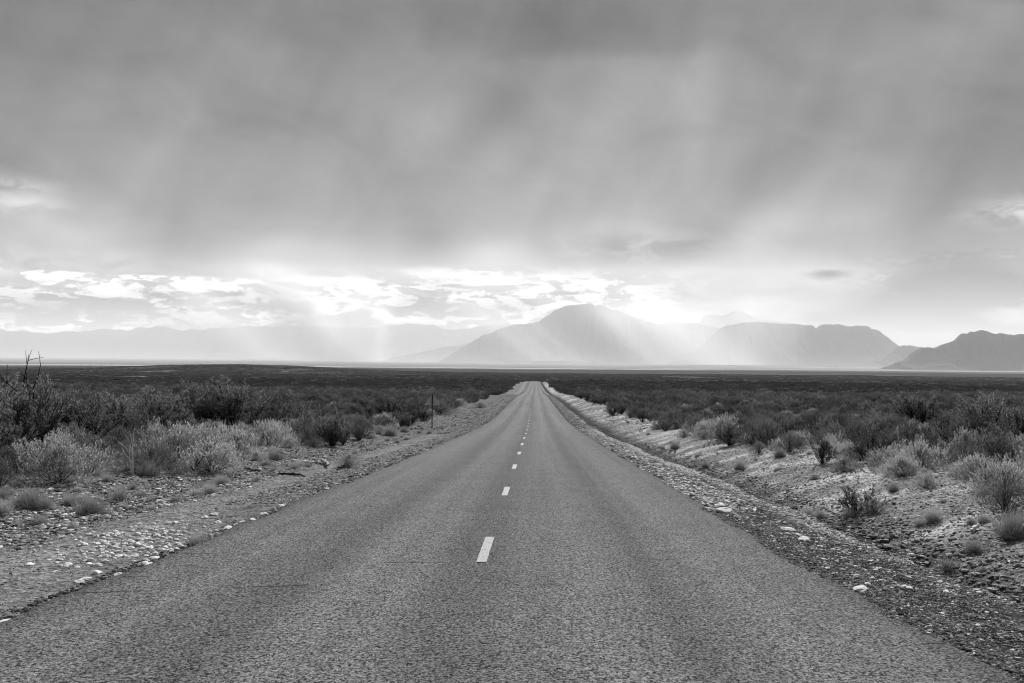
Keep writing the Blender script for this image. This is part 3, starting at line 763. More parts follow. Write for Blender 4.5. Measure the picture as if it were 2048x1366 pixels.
# key, name, foot px, foot py, height in frame units, width stretch, label
HAND = [
    ('B0', 'pale_shrub', 118, 968, 88, 1.0, 'pale round shrub nearest the left frame edge, in front of two paler ones'),
    ('B1', 'pale_shrub', 95, 940, 70, 1.2, 'pale feathery shrub just behind the round pale shrub at far left'),
    ('G0', 'grey_shrub', 190, 930, 66, 1.3, 'grey green feathery shrub right of the round pale shrub at far left'),
    ('G1', 'grey_shrub', 15, 945, 52, 1.1, 'grey shrub cut by the left frame edge'),
    ('B2', 'pale_shrub', 355, 928, 78, 1.2, 'large pale domed shrub right of the white dead stem'),
    ('G2', 'grey_shrub', 300, 945, 70, 1.2, 'dull grey shrub beside the small white dead stem'),
    ('B3', 'pale_shrub', 400, 900, 52, 1.2, 'pale shrub crowned with light shoots behind the black leaning branch'),
    ('B1', 'pale_shrub', 425, 945, 62, 1.3, 'broad pale shrub at the front of the left clump, beside the long dark stick'),
    ('B0', 'pale_shrub', 475, 915, 56, 1.2, 'pale shrub at the right end of the left clump'),
    ('B2', 'pale_shrub', 548, 885, 40, 1.2, 'small pale shrub below the black fallen branches on the left'),
    ('G3', 'grey_shrub', 615, 880, 56, 1.3, 'grey spreading shrub leaning towards the road, left verge'),
    ('G1', 'grey_shrub', 660, 880, 40, 1.2, 'low grey shrub at the foot of the spreading one, left verge'),
    ('G0', 'grey_shrub', 720, 862, 34, 1.3, 'dark round shrub left of the pale ball shrub near the sign'),
    ('B3', 'pale_shrub', 768, 848, 22, 1.2, 'pale ball shaped shrub left of the triangular sign'),
    ('G2', 'grey_shrub', 880, 828, 30, 1.5, 'grey drooping shrub just right behind the triangular sign'),
    ('B0', 'pale_shrub', 920, 812, 14, 1.5, 'small pale shrub between the triangular sign and the road'),
    ('B1', 'pale_shrub', 960, 816, 13, 1.5, 'small pale shrub closest to the road beyond the triangular sign'),
    ('B2', 'pale_shrub', 697, 936, 30, 1.1, 'very pale little shrub beside the forked black stick'),
    ('A2', 'scrub_bush', 1712, 1032, 56, 1.15, 'compact dark bush standing alone in the right ditch'),
    ('B3', 'pale_shrub', 1745, 1024, 30, 1.2, 'small pale shrub leaning on the right side of the compact dark ditch bush'),
    ('B0', 'pale_shrub', 1805, 948, 48, 0.9, 'pale spiky shrub on the gravel bank above the right ditch'),
    ('G2', 'grey_shrub', 1940, 944, 54, 1.1, 'grey feathery shrub with a dark foot, right bank'),
    ('B3', 'pale_shrub', 2015, 985, 62, 1.4, 'broad pale shrub cut by the right frame edge'),
    ('B1', 'pale_shrub', 1440, 878, 44, 1.2, 'pale domed shrub with light cap at the edge of the right scrub'),
    ('G0', 'grey_shrub', 1400, 868, 40, 1.2, 'grey shrub left of the light-capped dome, right scrub edge'),
    ('G3', 'grey_shrub', 1505, 888, 40, 1.3, 'grey rounded shrub right of the light-capped dome'),
    ('G1', 'grey_shrub', 1340, 855, 34, 1.4, 'grey shrub nearest the road at the start of the right scrub'),
    ('B2', 'pale_shrub', 1600, 890, 26, 1.4, 'low pale shrub in the first row of the right scrub'),
    ('B0', 'pale_shrub', 1660, 905, 24, 1.4, 'low pale mound of a shrub beside the bare gravel patch, right bank'),
    ('B3', 'pale_shrub', 1700, 912, 30, 1.3, 'pale shrub left of the dark broad bush, right bank'),
    ('A1', 'scrub_bush', 1740, 925, 66, 1.2, 'dark broad bush at the front of the right scrub'),
    ('A3', 'scrub_bush', 1830, 905, 56, 1.2, 'dark bush right behind the pale spiky shrub'),
    ('G2', 'grey_shrub', 1880, 915, 34, 1.2, 'small grey shrub between the pale spiky one and the dark-footed one'),
    ('B1', 'pale_shrub', 1850, 955, 18, 1.0, 'tiny pale shrub at the foot of the gravel bank, right of the spiky one'),
    ('T0', 'thorn_bush', 60, 915, 128, 1.0, 'tall dark thorn bush at far left, highest plant in view'),
    ('T1', 'thorn_bush', 150, 905, 112, 1.1, 'dark thorn bush right of the tallest one at far left'),
    ('T2', 'thorn_bush', 395, 868, 90, 1.15, 'dark fan shaped thorn bush behind the pale clump on the left'),
    ('T0', 'thorn_bush', 465, 865, 88, 1.2, 'dark thorn bush above the black fallen branches'),
    ('T1', 'thorn_bush', 250, 888, 92, 1.2, 'grey leaved thorn bush between the two dark ones on the left'),
    ('T2', 'thorn_bush', -10, 900, 125, 1.1, 'dark thorn bush cut by the left frame edge'),
    ('T0', 'thorn_bush', 315, 880, 84, 1.2, 'grey leaved thorn bush left of the dark fan shaped one'),
    ('A2', 'scrub_bush', 600, 862, 56, 1.2, 'dark bush behind the grey spreading shrub, left verge'),
    ('A4', 'scrub_bush', 540, 858, 62, 1.2, 'dark bush right of the black fallen branches'),
    ('A0', 'scrub_bush', 832, 836, 34, 1.3, 'black-hearted bush just left behind the triangular sign post'),
    ('A2', 'scrub_bush', 780, 838, 42, 1.2, 'dark bush behind the pale ball shaped shrub'),
    ('T1', 'thorn_bush', 1835, 862, 66, 1.2, 'bare-topped thorn bush in the middle of the right scrub'),
    ('T2', 'thorn_bush', 1980, 880, 76, 1.2, 'dense thorn bush near the right frame edge'),
    ('T0', 'thorn_bush', 2045, 905, 84, 1.1, 'thorn bush cut by the right frame edge'),
]
rr = random.Random(8)
for key, nm, px, py, hpx, wst, lab in HAND:
    p = hit(px, py); dist = p.y
    hgt = hpx / F * dist
    unit = {'A': .95, 'T': .98, 'B': .70, 'G': .72}[key[0]]
    s = hgt / unit
    o = shrub(key, nm, p - Vector((0, 0, .02)), s * wst, rr.uniform(0, 6.28), lab, 'shrub' if nm != 'thorn_bush' else 'bush', None, 1.0 / wst)
    occupied.append((p.x, p.y, .5 * s * wst))

# scattered scrub: the nearest become things of their own, all beyond is one mass
def scrub_points(seed, ymin, ymax, dens, clear=9.3, half=None, smin=.7, smax=1.15):
    rg = np.random.default_rng(seed)
    hw = lambda y: y * .72 + 8
    n = int(dens * (ymax ** 2 - ymin ** 2) * .72 + dens * 16 * (ymax - ymin))
    y = np.sqrt(rg.uniform(ymin ** 2, ymax ** 2, n)); x = rg.uniform(-1, 1, n) * hw(y) + (-.02 * y)
    s = x - road_x(y); a = np.abs(s)
    cl = clear + 1.5 * fbm(y * .12, np.sign(s) * 7.0, 77, 3) + np.where(s < 0, -.3, -.2)
    ok = a > cl
    if ymin >= 600:
        ok = np.where(y > 642, True, ok)
        arc = np.abs(np.hypot(x - (road_x(628.) + 120.), y - 628.) - 120.)
        ok &= ~((y < 760) & (x < 125) & (x > -14) & (arc < 6.5))
    dn = fbm(x / 9., y / 9., 81, 3)
    ok &= (dn + rg.uniform(-.35, .5, n)) > -.22
    return x[ok], y[ok], rg
xs, ys, rg = scrub_points(1, 15, 62, .55)
cand = sorted(zip(xs, ys), key=lambda p: p[1])
things, leftover = [], []
for x, y in cand:
    if any((x - a) ** 2 + (y - b) ** 2 < (c * .75 + .35) ** 2 for a, b, c in occupied): continue
    # keep the front of the clumps clear of bushes that would stand before the placed ones
    u = (x / y) * F + 1072
    if not (-60 < u < 2110): leftover.append((x, y)); continue
    if len(things) < 245: things.append((x, y)); occupied.append((x, y, .45))
    else: leftover.append((x, y))
SIGN_Y = 57.0
def zone(x, y):
    side = 'left' if x < 0 else 'right'
    a = abs(x)
    if side == 'left':
        if y < 24: return 'behind the pale clump at far left'
        if y < 33: return 'just behind the front clumps left of the road'
        if a / y > .36: return 'beyond the tall thorn bushes on the left'
        return 'between the fan shaped bush and the triangular sign'
    if y < 24: return 'beside the broad pale shrub at the right frame edge'
    if y < 33: return 'behind the pale spiky shrub on the right bank'
    if a / y > .36: return 'beyond the bare-topped thorn bush on the right'
    return 'around the light-capped dome on the right'
ZG = {}
for i, (x, y) in enumerate(things):
    q = rg.uniform()
    a = abs(x - float(road_x(y)))
    front = a < 12.5
    if q < (.35 if front else .78):
        key = 'A%d' % rg.integers(5); kind = 'scrub_bush'; w = 'dark twiggy bush'; s = rg.uniform(.62, 1.05) * (.85 if front else .95)
    elif q < (.75 if front else .92):
        key = 'G%d' % rg.integers(4); kind = 'grey_shrub'; w = 'grey rounded shrub'; s = rg.uniform(.85, 1.3) * (.9 if front else 1.1)
    else:
        key = 'B%d' % rg.integers(4); kind = 'pale_shrub'; w = 'pale domed shrub'; s = rg.uniform(.75, 1.2)
    if key[0] == 'A' and rg.uniform() < .12: key = 'T%d' % rg.integers(3); kind = 'thorn_bush'; w = 'bare-twigged thorn bush'; s = rg.uniform(.9, 1.35)
    lab = w + ' ' + zone(x, y); many = w.replace('bush', 'bushes').replace('shrub', 'shrubs') + ' ' + zone(x, y)
    shrub(key, kind, (x, y, float(ground_z(x, y)) - .02), s, rg.uniform(0, 6.28), lab, 'bush' if key[0] in 'AT' else 'shrub', many, rg.uniform(.85, 1.15))

fr = np.random.default_rng(61); nf = 0; tries = 0
while nf < 46 and tries < 3000:
    tries += 1
    side = 1 if fr.uniform() < .62 else -1
    y = float(fr.uniform(15, 62)); x = float(road_x(y)) + side * float(fr.uniform(8.8, 11.8))
    if not (-20 < x / y * F + 1072 < 2080) or any((x - a) ** 2 + (y - b) ** 2 < (c * .8 + .35) ** 2 for a, b, c in occupied): continue
    pale = fr.uniform() < .45
    key = ('B%d' if pale else 'G%d') % fr.integers(4); s = float(fr.uniform(.45, .95))
    lab = ('low pale mound shrub' if pale else 'low grey mound shrub') + (' in the front row of scrub along the right verge' if side > 0 else ' in the front row of scrub along the left verge')
    shrub(key, 'pale_shrub' if pale else 'grey_shrub', (x, y, float(ground_z(x, y)) - .02), s, float(fr.uniform(0, 6.28)), lab, 'shrub', lab.replace('mound shrub', 'mound shrubs'), float(fr.uniform(.75, 1.05)))
    occupied.append((x, y, s * .6)); nf += 1

# instancing of countless things: one object, points picked from plant meshes
def scatter(name, label, cat, P, rot, scl, idx, sources, tiltxy=None):
    n = len(P); me = bpy.data.meshes.new(name); me.vertices.add(n); me.vertices.foreach_set('co', np.asarray(P, np.float32).reshape(-1))
    rv = np.zeros((n, 3), np.float32); rv[:, 2] = rot
    if tiltxy is not None: rv[:, :2] = tiltxy
    at = me.attributes.new('rot', 'FLOAT_VECTOR', 'POINT'); at.data.foreach_set('vector', rv.reshape(-1))
    at = me.attributes.new('scl', 'FLOAT_VECTOR', 'POINT'); at.data.foreach_set('vector', np.asarray(scl, np.float32).reshape(-1))
    at = me.attributes.new('idx', 'INT', 'POINT'); at.data.foreach_set('value', np.asarray(idx, np.int32))
    o = bpy.data.objects.new(name, me); COL.objects.link(o)
    ng = bpy.data.node_groups.new(name, 'GeometryNodeTree')
    ng.interface.new_socket('Geometry', in_out='INPUT', socket_type='NodeSocketGeometry')
    ng.interface.new_socket('Geometry', in_out='OUTPUT', socket_type='NodeSocketGeometry')
    N = ng.nodes; L = ng.links
    gi = N.new('NodeGroupInput'); go = N.new('NodeGroupOutput')
    jn = N.new('GeometryNodeJoinGeometry')
    for src in sources[::-1]:        # the join lists its links last to first
        js = N.new('GeometryNodeJoinGeometry')
        for me_s in src:
            so = bpy.data.objects.new(me_s.name + '_source', me_s)
            oi = N.new('GeometryNodeObjectInfo'); oi.inputs['Object'].default_value = so; L.new(oi.outputs['Geometry'], js.inputs[0])
        g2 = N.new('GeometryNodeGeometryToInstance'); L.new(js.outputs[0], g2.inputs[0]); L.new(g2.outputs[0], jn.inputs[0])
    ip = N.new('GeometryNodeInstanceOnPoints'); L.new(gi.outputs[0], ip.inputs['Points']); L.new(jn.outputs[0], ip.inputs['Instance'])
    ip.inputs['Pick Instance'].default_value = True
    def attr(nm, ty):
        a = N.new('GeometryNodeInputNamedAttribute'); a.data_type = ty; a.inputs['Name'].default_value = nm
        return a.outputs['Attribute']
    L.new(attr('idx', 'INT'), ip.inputs['Instance Index'])
    er = N.new('FunctionNodeEulerToRotation'); L.new(attr('rot', 'FLOAT_VECTOR'), er.inputs[0]); L.new(er.outputs[0], ip.inputs['Rotation'])
    L.new(attr('scl', 'FLOAT_VECTOR'), ip.inputs['Scale']); L.new(ip.outputs[0], go.inputs[0])
    md = o.modifiers.new('scatter', 'NODES'); md.node_group = ng
    tag(o, label, cat, kind='stuff'); return o

def clump(seed, r, h, n, mat, nb):
    """a patch of several low bushes seen from afar"""
    rg = np.random.default_rng(seed); Ps, Ds, Ts = [], [], []
    for b in range(nb):
        c = np.array([rg.uniform(-1, 1) * r, rg.uniform(-1, 1) * r, 0]); rb = rg.uniform(.5, 1.0) * r * .45; hb = h * rg.uniform(.5, 1.1)
        m = n // nb; d = hemi(m, rg, 0, 90); q = rg.uniform(.35, 1, m) ** .6
        Ps.append(c + d * np.array([rb, rb, hb]) * q[:, None]); Ds.append(d * .6 + [0, 0, .7] + rg.normal(size=(m, 3)) * .4); Ts.append(d[:, 2] * q + rg.normal(size=m) * .2)
    P = np.concatenate(Ps); m = len(P); sz = r * .11
    return leaf_mesh('foliage', P, np.concatenate(Ds), rg.uniform(.8, 1.8, m) * sz, rg.uniform(.25, .5, m) * sz, np.clip(np.concatenate(Ts), 0, 1), rg, mat)
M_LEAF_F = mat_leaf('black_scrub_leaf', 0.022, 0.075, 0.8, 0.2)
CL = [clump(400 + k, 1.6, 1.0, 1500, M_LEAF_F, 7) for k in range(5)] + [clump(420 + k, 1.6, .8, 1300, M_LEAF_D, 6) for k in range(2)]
lx = np.array([p[0] for p in leftover] or [0.]); ly = np.array([p[1] for p in leftover] or [-50.])
x2, y2, rg = scrub_points(2, 62, 190, .34, clear=9.6)
X1 = np.concatenate([lx, x2]); Y1 = np.concatenate([ly, y2]); n1 = len(X1)
src = [PLANT['A%d' % k] for k in range(5)] + [PLANT['G%d' % k] for k in range(4)] + [PLANT['B0'], PLANT['B2'], PLANT['T0'], PLANT['T2']] + [(c,) for c in CL]
q = rg.uniform(size=n1); idx = np.where(q < .72, rg.integers(0, 5, n1), np.where(q < .90, rg.integers(5, 9, n1), np.where(q < .94, rg.integers(9, 11, n1), rg.integers(11, 13, n1))))
sc1 = rg.uniform(.7, 1.15, n1) * (1 + .35 * smst(Y1, 60, 170))
x3, y3, rg = scrub_points(3, 180, 600, .12, clear=10.5)
x4, y4, rg = scrub_points(4, 600, 2750, .016, clear=11)
n3, n4 = len(x3), len(x4)
XA = np.concatenate([X1, x3, x4]); YA = np.concatenate([Y1, y3, y4])
def clidx(n, rg): return np.where(rg.uniform(size=n) < .8, rg.integers(13, 18, n), rg.integers(18, 20, n))
idx = np.concatenate([idx, clidx(n3, rg), clidx(n4, rg)])
s3 = rg.uniform(.7, 1.15, n3); s4 = rg.uniform(1.0, 2.2, n4) * (1 + smst(y4, 900, 2600) * .8)
SC = np.concatenate([np.stack([sc1 * 1.1, sc1 * 1.1, sc1 * rg.uniform(.8, 1.05, n1)], -1), np.stack([s3, s3, s3 * .85], -1), np.stack([s4, s4, np.where(y4 < 760, 1.5, .95) * rg.uniform(.6, 1.1, n4)], -1)])
PA = np.stack([XA, YA, ground_z(XA, YA) - .04], -1)
# open pans without bushes
keep = (YA < 500) | (fbm(XA / 160., YA / 420., 141, 3) > -.16 - .4 * rg.uniform(size=len(XA)))
for (px, py, wx, wy) in PANS:
    p = hit(px, py); keep &= ~((np.abs(XA - p.x) < wx / F * p.y) & (np.abs(YA - p.y) < wy * 1.6))
scatter('scrub', 'dense dark desert scrub covering the plain on both sides of the road', 'scrub', PA[keep], rg.uniform(0, 6.28, int(keep.sum())), SC[keep], idx[keep], src)
print('scrub', int(keep.sum()), 'things', len(things))

# ------------------------------------------------------------------ tussocks
TL = [
    (58, 1018, 34, 0, 'largest fuzzy grass tussock at far left, below the round pale shrub'),
    (88, 1019, 22, 0, 'dark small tussock touching the largest one'),
    (180, 1030, 32, 0, 'dark fuzzy tussock with pale stones at its left'),
    (140, 1005, 18, 1, 'small pale tussock between the two dark ones'),
    (240, 1000, 26, 1, 'wispy pale tussock on the rubble below the grey shrub'),
    (295, 953, 24, 0, 'tufted tussock right below the white dead stem'),
    (395, 1092, 28, 1, 'pale tuft of grass among the white stones at the tar edge'),
    (2, 1030, 24, 0, 'tussock cut by the left frame edge'),
    (550, 920, 22, 1, 'pale wispy tussock on the left verge rubble'),
    (780, 872, 18, 0, 'tussock on the verge below the pale ball shaped shrub'),
    (740, 878, 16, 1, 'faint wispy tussock left of the one below the ball shaped shrub'),
    (808, 865, 10, 0, 'small dark tussock closest to the foot of the triangular sign'),
    (1865, 1042, 22, 0, 'low dark tussock on the slope right of the compact dark ditch bush'),
    (1700, 1035, 20, 1, 'pale tuft at the left foot of the compact dark ditch bush'),
    (1560, 915, 14, 0, 'small dark tussock on the gravel, right bank'),
    (1480, 940, 16, 0, 'dark low tussock in the stony hollow right of the road'),
    (1350, 898, 12, 0, 'little tussock on the right verge near the start of the scrub'),
    (2030, 1075, 40, 0, 'dark matted tussock in the washed out hollow at the right edge'),
]
for px, py, hp, v, lab in TL:
    p = hit(px, py); s = hp / F * p.y / .22
    single('grass_tussock', (TUSS if v == 0 else TUSS_P)[rr.randrange(2)], p - Vector((0, 0, .01)), s * 1.15, rr.uniform(0, 6.28), lab, 'tussock', None, 1.0)
# ------------------------------------------------------------------ white stones
ST = [rock_mesh('white_stone', 500 + k, .42, M_STONE, .5) for k in range(7)]
rg = np.random.default_rng(77)
cnt = 0; pts = []
while cnt < 185:
    u, w = rg.normal(size=2) * .5
    if abs(u) > 1.25 or abs(w) > 1.2: continue
    px = 262 + u * 165; py = 1090 - u * 22 + w * 34
    if any((px - a) ** 2 + ((py - b) * 2.2) ** 2 < 80 for a, b in pts): continue
    pts.append((px, py)); p = hit(px, py)
    if p.x > float(road_x(p.y)) - 3.5: continue
    s = rg.uniform(.042, .085) * (1.25 if abs(u) < .6 else .9)
    single('white_stone', ST[rg.integers(7)], p, (s, s * rg.uniform(.6, .9), s * rg.uniform(.9, 1.5)), rg.uniform(0, 6.28),
           'flat chalk white stone in the dense patch of white stones on the left shoulder', 'stone', 'white stones in the patch on the left shoulder')
    cnt += 1
for px, py in [(10, 1248), (22, 1252), (68, 1222), (108, 1210), (160, 1165), (168, 1160), (215, 1168), (238, 1152), (290, 1127), (302, 1131), (312, 1117), (345, 1119), (372, 1110), (395, 1098), (425, 1085), (455, 1058), (473, 1052), (485, 1045), (505, 1040), (528, 1030), (562, 1013), (570, 1011), (578, 1012), (587, 1008), (608, 999), (628, 988), (655, 979), (135, 1130), (60, 1130), (195, 1147), (435, 1045), (410, 1036), (430, 1030)]:
    p = hit(px, py); s = rg.uniform(.07, .12) * (1 + (py < 1060) * .2)
    single('white_stone', ST[rg.integers(7)], p, (s * 1.3, s, s * 1.1), rg.uniform(0, 6.28), 'white stone lying alone along the left edge of the tar', 'stone', 'white stones strung along the left edge of the tar')
for px, py, s, lab in [(1440, 1012, .2, 'white stone farthest up the right shoulder, just above a second broad one'), (1452, 1023, .22, 'broadest white stone on the right shoulder, touching the farthest one'), (1575, 1060, .16, 'white stone alone on the right shoulder above the smaller one'),
                       (1608, 1080, .15, 'white stone second from the bottom on the right shoulder'), (1722, 1180, .13, 'crumbled white stone lowest on the right gravel'),
                       (55, 1005, .15, 'white boulder'), (100, 980, .14, 'round white stone under the round pale shrub at far left'), (128, 1031, .12, 'pale stone left of the dark fuzzy tussock'), (147, 1029, .13, 'pale stone touching the dark fuzzy tussock'), (222, 935, .13, 'pale stone at the foot of the grey green shrub')]:
    if lab == 'white boulder': continue
    p = hit(px, py); single('white_stone', ST[rg.integers(7)], p, (s * 1.3, s, s), rg.uniform(0, 6.28), lab, 'stone')

# ------------------------------------------------------------------ gravel and rubble
CH = [rock_mesh('chip', 520 + k, .6, M_CHIP, .4, 1) for k in range(4)]
RK = [rock_mesh('rubble', 540 + k, .55, M_ROCK, .5, 1) for k in range(5)]
M_DARKROCK = mat_var('dark_crumb', 0.035, 0.03, 16.0, 0.95, 0.1, 1.2, 0.6, 0.01)  # dark stones, set densest along the tar edges
DK = [rock_mesh('dark_rubble', 580 + k, .6, M_DARKROCK, .5, 1) for k in range(3)]
PS = [rock_mesh('pale_rubble', 560 + k, .5, M_STONE, .5, 1) for k in range(3)]
def strip(n, y0, y1, s0, s1, rg, power=1.0):
    y = y0 * (y1 / y0) ** (rg.uniform(size=n) ** power); s = rg.uniform(s0, s1, n)
    return s + road_x(y), y
rg = np.random.default_rng(99)
xs_, ys_, sz_, id_ = [], [], [], []
def add(n, y0, y1, s0, s1, a, b, ids, patch=None, thr=0.0):
    x, y = strip(n, y0, y1, s0, s1, rg)
    if patch:
        ok = fbm(x * patch, y * patch, 123, 3) + rg.uniform(-.2, .2, n) > thr; x, y = x[ok], y[ok]
    m = len(x); xs_.append(x); ys_.append(y); sz_.append(a * (b / a) ** rg.uniform(size=m) ** 1.6 if False else rg.uniform(a, b, m) * rg.uniform(.6, 1.2, m)); id_.append(rg.choice(ids, m))
C_, K_, W_, D_ = [0, 1, 2, 3], [4, 5, 6, 7, 8], [9, 10, 11], [12, 13, 14]
add(9000, 4.2, 9.5, 4.3, 5.7, .010, .034, C_ + C_ + K_)
add(38000, 4.2, 22, 3.25, 4.45, .010, .032, C_ + C_ + K_)
add(7000, 6, 60, 5.4, 11, .015, .05, W_)
add(5000, 15, 60, -11, -5.4, .015, .05, W_)
add(9000, 4.5, 22, 3.3, 5.1, .014, .05, C_ + C_ + K_ + W_)
add(5000, 14, 60, 3.4, 4.3, .04, .12, K_ + W_)
add(5000, 8, 60, 3.5, 5.6, .03, .08, K_ + W_)
add(9000, 4.2, 40, 2.95, 3.4, .012, .035, C_ + K_)
add(6000, 4.2, 30, 2.3, 3.2, .008, .02, C_ + K_)
add(6000, 4.2, 40, -3.4, -2.85, .010, .03, C_ + K_)
add(2500, 4.5, 60, -3.45, -3.15, .015, .06, C_)
add(14000, 8, 70, -11.5, -6, .02, .07, K_ + C_)
add(14000, 6, 70, 5.2, 11.5, .02, .07, K_ + C_)
add(6000, 60, 220, 3.5, 5.6, .06, .14, K_ + K_ + D_)
add(8000, 4.5, 20, -7.5, -3.4, .012, .035, C_ + K_)
add(7000, 14, 70, -4.7, -3.35, .03, .08, K_)
add(5000, 50, 220, -5.6, -3.4, .08, .2, K_)
add(16000, 8, 60, -11, -5.6, .03, .11, K_ + K_ + W_, .5, -.05)
add(12000, 6, 60, 5.2, 11, .03, .10, K_ + K_ + W_, .5, -.05)
add(5000, 6, 60, 5.2, 7.4, .05, .16, K_)
add(9000, 60, 260, -12, -5, .06, .16, K_ + K_ + D_)
add(9000, 60, 260, 5, 12, .06, .16, K_ + K_ + D_)
add(4500, 16, 320, -3.75, -3.30, .05, .16, D_ + K_)
add(3500, 24, 320, 3.30, 3.75, .05, .16, D_ + K_)
add(1500, 4.5, 20, -3.6, -3.28, .02, .07, D_)
add(1200, 4.5, 24, 3.3, 3.6, .02, .06, D_)
add(9000, 12, 44, -9.8, -6.2, .04, .13, K_ + K_ + W_ + D_ + D_)
add(3200, 8, 44, 5.5, 7.6, .035, .12, K_ + K_ + D_)
add(1200, 8, 44, 7.6, 9.8, .03, .10, K_ + K_ + W_)
add(2500, 4.5, 18, -3.6, -3.25, .015, .05, C_)
GX, GY, GS, GI = map(np.concatenate, (xs_, ys_, sz_, id_))
GP = np.stack([GX, GY, ground_z(GX, GY)], -1); n = len(GX)
fl = rg.uniform(.55, 1.0, (n, 3)) * GS[:, None]; fl[:, 0] *= 1.3
scatter('gravel', 'loose gravel, road chips and stone rubble strewn over both verges', 'gravel', GP, rg.uniform(0, 6.28, n), fl, GI, [(m,) for m in CH + RK + PS + DK], rg.uniform(-.25, .25, (n, 2)))
# wisps of dry grass over the clearings
x5, y5 = [], []
for (a, b, k) in ((-10.5, -5.8, 170), (5.6, 10.5, 60)):
    x, y = strip(k, 12, 110, a, b, rg); x5.append(x); y5.append(y)
x5 = np.concatenate(x5); y5 = np.concatenate(y5); n = len(x5)
s5 = rg.uniform(.3, .95, n)
scatter('dry_grass', 'wisps of dry grass scattered over the stony verges', 'grass', np.stack([x5, y5, ground_z(x5, y5) - .01], -1), rg.uniform(0, 6.28, n), np.stack([s5 * 1.1, s5 * 1.1, s5], -1), rg.integers(0, 4, n), [(m,) for m in TUSS[:2] + TUSS_P])

# ------------------------------------------------------------------ dead wood
def deadthing(name, me, px, py, hpx, lab, cat, unit=1.0, rot=0.0):
    p = hit(px, py); s = hpx / F * p.y / unit
    return single(name, me, p, s, rot, lab, cat)
deadthing('dead_plant', bare_branches('dead_plant', 601, 1.0, 3, 14, 3, .015, M_DEAD, 2, .05), 266, 950, 84, 'small bleached white dead stem standing against the dark bushes, left', 'dead plant', 1.0)
deadthing('dead_plant', bare_branches('dead_plant', 603, 1.0, 2, 12, 3, .018, M_DEAD, 2, .05), 50, 895, 48, 'thin bleached dead stem in front of the tallest thorn bush', 'dead plant', 1.0)
deadthing('dead_branch', bare_branches('dead_branch', 605, 1.0, 2, 20, 3, .018, M_BLACK, 3, .08, (.75, 0, .5), .2), 386, 940, 90, 'black bare branch leaning right out of the pale shrubs', 'branch', 1.0)
p = hit(485, 868)
deadthing('dead_branch', bare_branches('dead_branch', 607, 1.0, 6, 40, 3, .02, M_BLACK, 3, .10, (.9, -.1, .15), .25), 470, 880, 110, 'black tangle of fallen bare branches on the left, reaching right', 'branch', 1.4)
deadthing('dead_tree_top', bare_branches('dead_tree_top', 624, 1.0, 4, 9, 3, .015, M_BLACK, 2, .07), 60, 905, 190, 'tall leafless black branches rising above the tallest thorn bush', 'dead bush', 1.0)
deadthing('dead_branch', bare_branches('dead_branch', 613, 1.0, 4, 40, 3, .016, M_BLACK, 3, .12), 385, 868, 100, 'bare black branches fanning out of the fan shaped thorn bush', 'branch', 1.0)
deadthing('dead_branch', bare_branches('dead_branch', 615, 1.0, 5, 55, 3, .016, M_BLACK, 3, .12), 1830, 862, 74, 'bare crooked branches above the thorn bush in the right scrub', 'branch', 1.0)
deadthing('dead_plant', bare_branches('dead_plant', 617, 1.0, 2, 12, 2, .012, M_DEAD, 2, .06), 1776, 905, 40, 'pale upright dead stem left of the pale spiky shrub, right scrub', 'dead plant', 1.0)
deadthing('dead_plant', bare_branches('dead_plant', 619, 1.0, 3, 22, 2, .012, M_DEAD, 2, .06), 1880, 888, 50, 'pale crooked dead stems inside the right scrub above the small grey shrub', 'dead plant', 1.0)
deadthing('dead_branch', bare_branches('dead_branch', 621, 1.0, 4, 60, 3, .014, M_BLACK, 3, .14), 2010, 1068, 50, 'dark dead twigs lying in the washed out hollow at the right edge', 'branch', 1.0)
def stick(name, pxs, r, mat, lab, lift=.03, seed=0):
    P = np.array([list(hit(a, b)) for a, b in pxs]); t = np.linspace(0, 1, len(P)); tt = np.linspace(0, 1, 16)
    Q = np.stack([np.interp(tt, t, P[:, k]) for k in range(3)], -1); rg = np.random.default_rng(seed)
    o0 = Q[0].copy(); Q = Q - o0; Q[:, 2] = np.maximum(Q[:, 2], ground_z(Q[:, 0] + o0[0], Q[:, 1] + o0[1]) - o0[2]) + lift; Q += rg.normal(size=Q.shape) * r * .35
    rad = np.interp(tt, [0, .1, .9, 1], [r * .6, r, r * .75, r * .35]) * (1 + rg.normal(size=16) * .12)
    V, Fq = tubes(Q[None], rad[None], 8)
    V = V + rg.normal(size=V.shape) * r * .1
    caps = [np.arange(8)[None, ::-1], (len(V) - 8 + np.arange(8))[None]]
    o = link(name, mesh_np(name, V, [Fq] + caps, True), mat); o.location = o0
    return tag(o, lab, 'log' if 'log' in name else 'stick')
stick('fallen_log', [(586, 925), (640, 929)], .04, M_DEAD, 'long pale fallen log lying on the left verge', .06, 1)
M_LOG = mat_var('grey_log', 0.20, 0.12, 14.0, 0.95, 0.05)
stick('log_stub', [(645, 925), (657, 936)], .045, M_LOG, 'short thick pale log stub at the end of the long fallen log', .07, 2)
stick('stick', [(676, 941), (690, 934), (696, 928)], .03, M_BLACK, 'forked black stick in front of the very pale little shrub', .06, 3)
stick('stick', [(468, 938), (500, 941), (530, 948)], .035, M_TWIG, 'long grey stick lying right of the left clump', .05, 4)
stick('stick', [(540, 951), (575, 950), (610, 956)], .03, M_BLACK, 'long dark crooked stick below the grey one on the left verge', .04, 5)
stick('fallen_branch', [(1942, 1068), (1958, 1058)], .035, M_DEAD, 'bleached broken branch on the slope right of the ditch', .05, 6)
stick('fallen_branch', [(1985, 1092), (2014, 1094)], .012, M_DEAD, 'thin white twig lying across the hollow at the right edge', .05, 7)

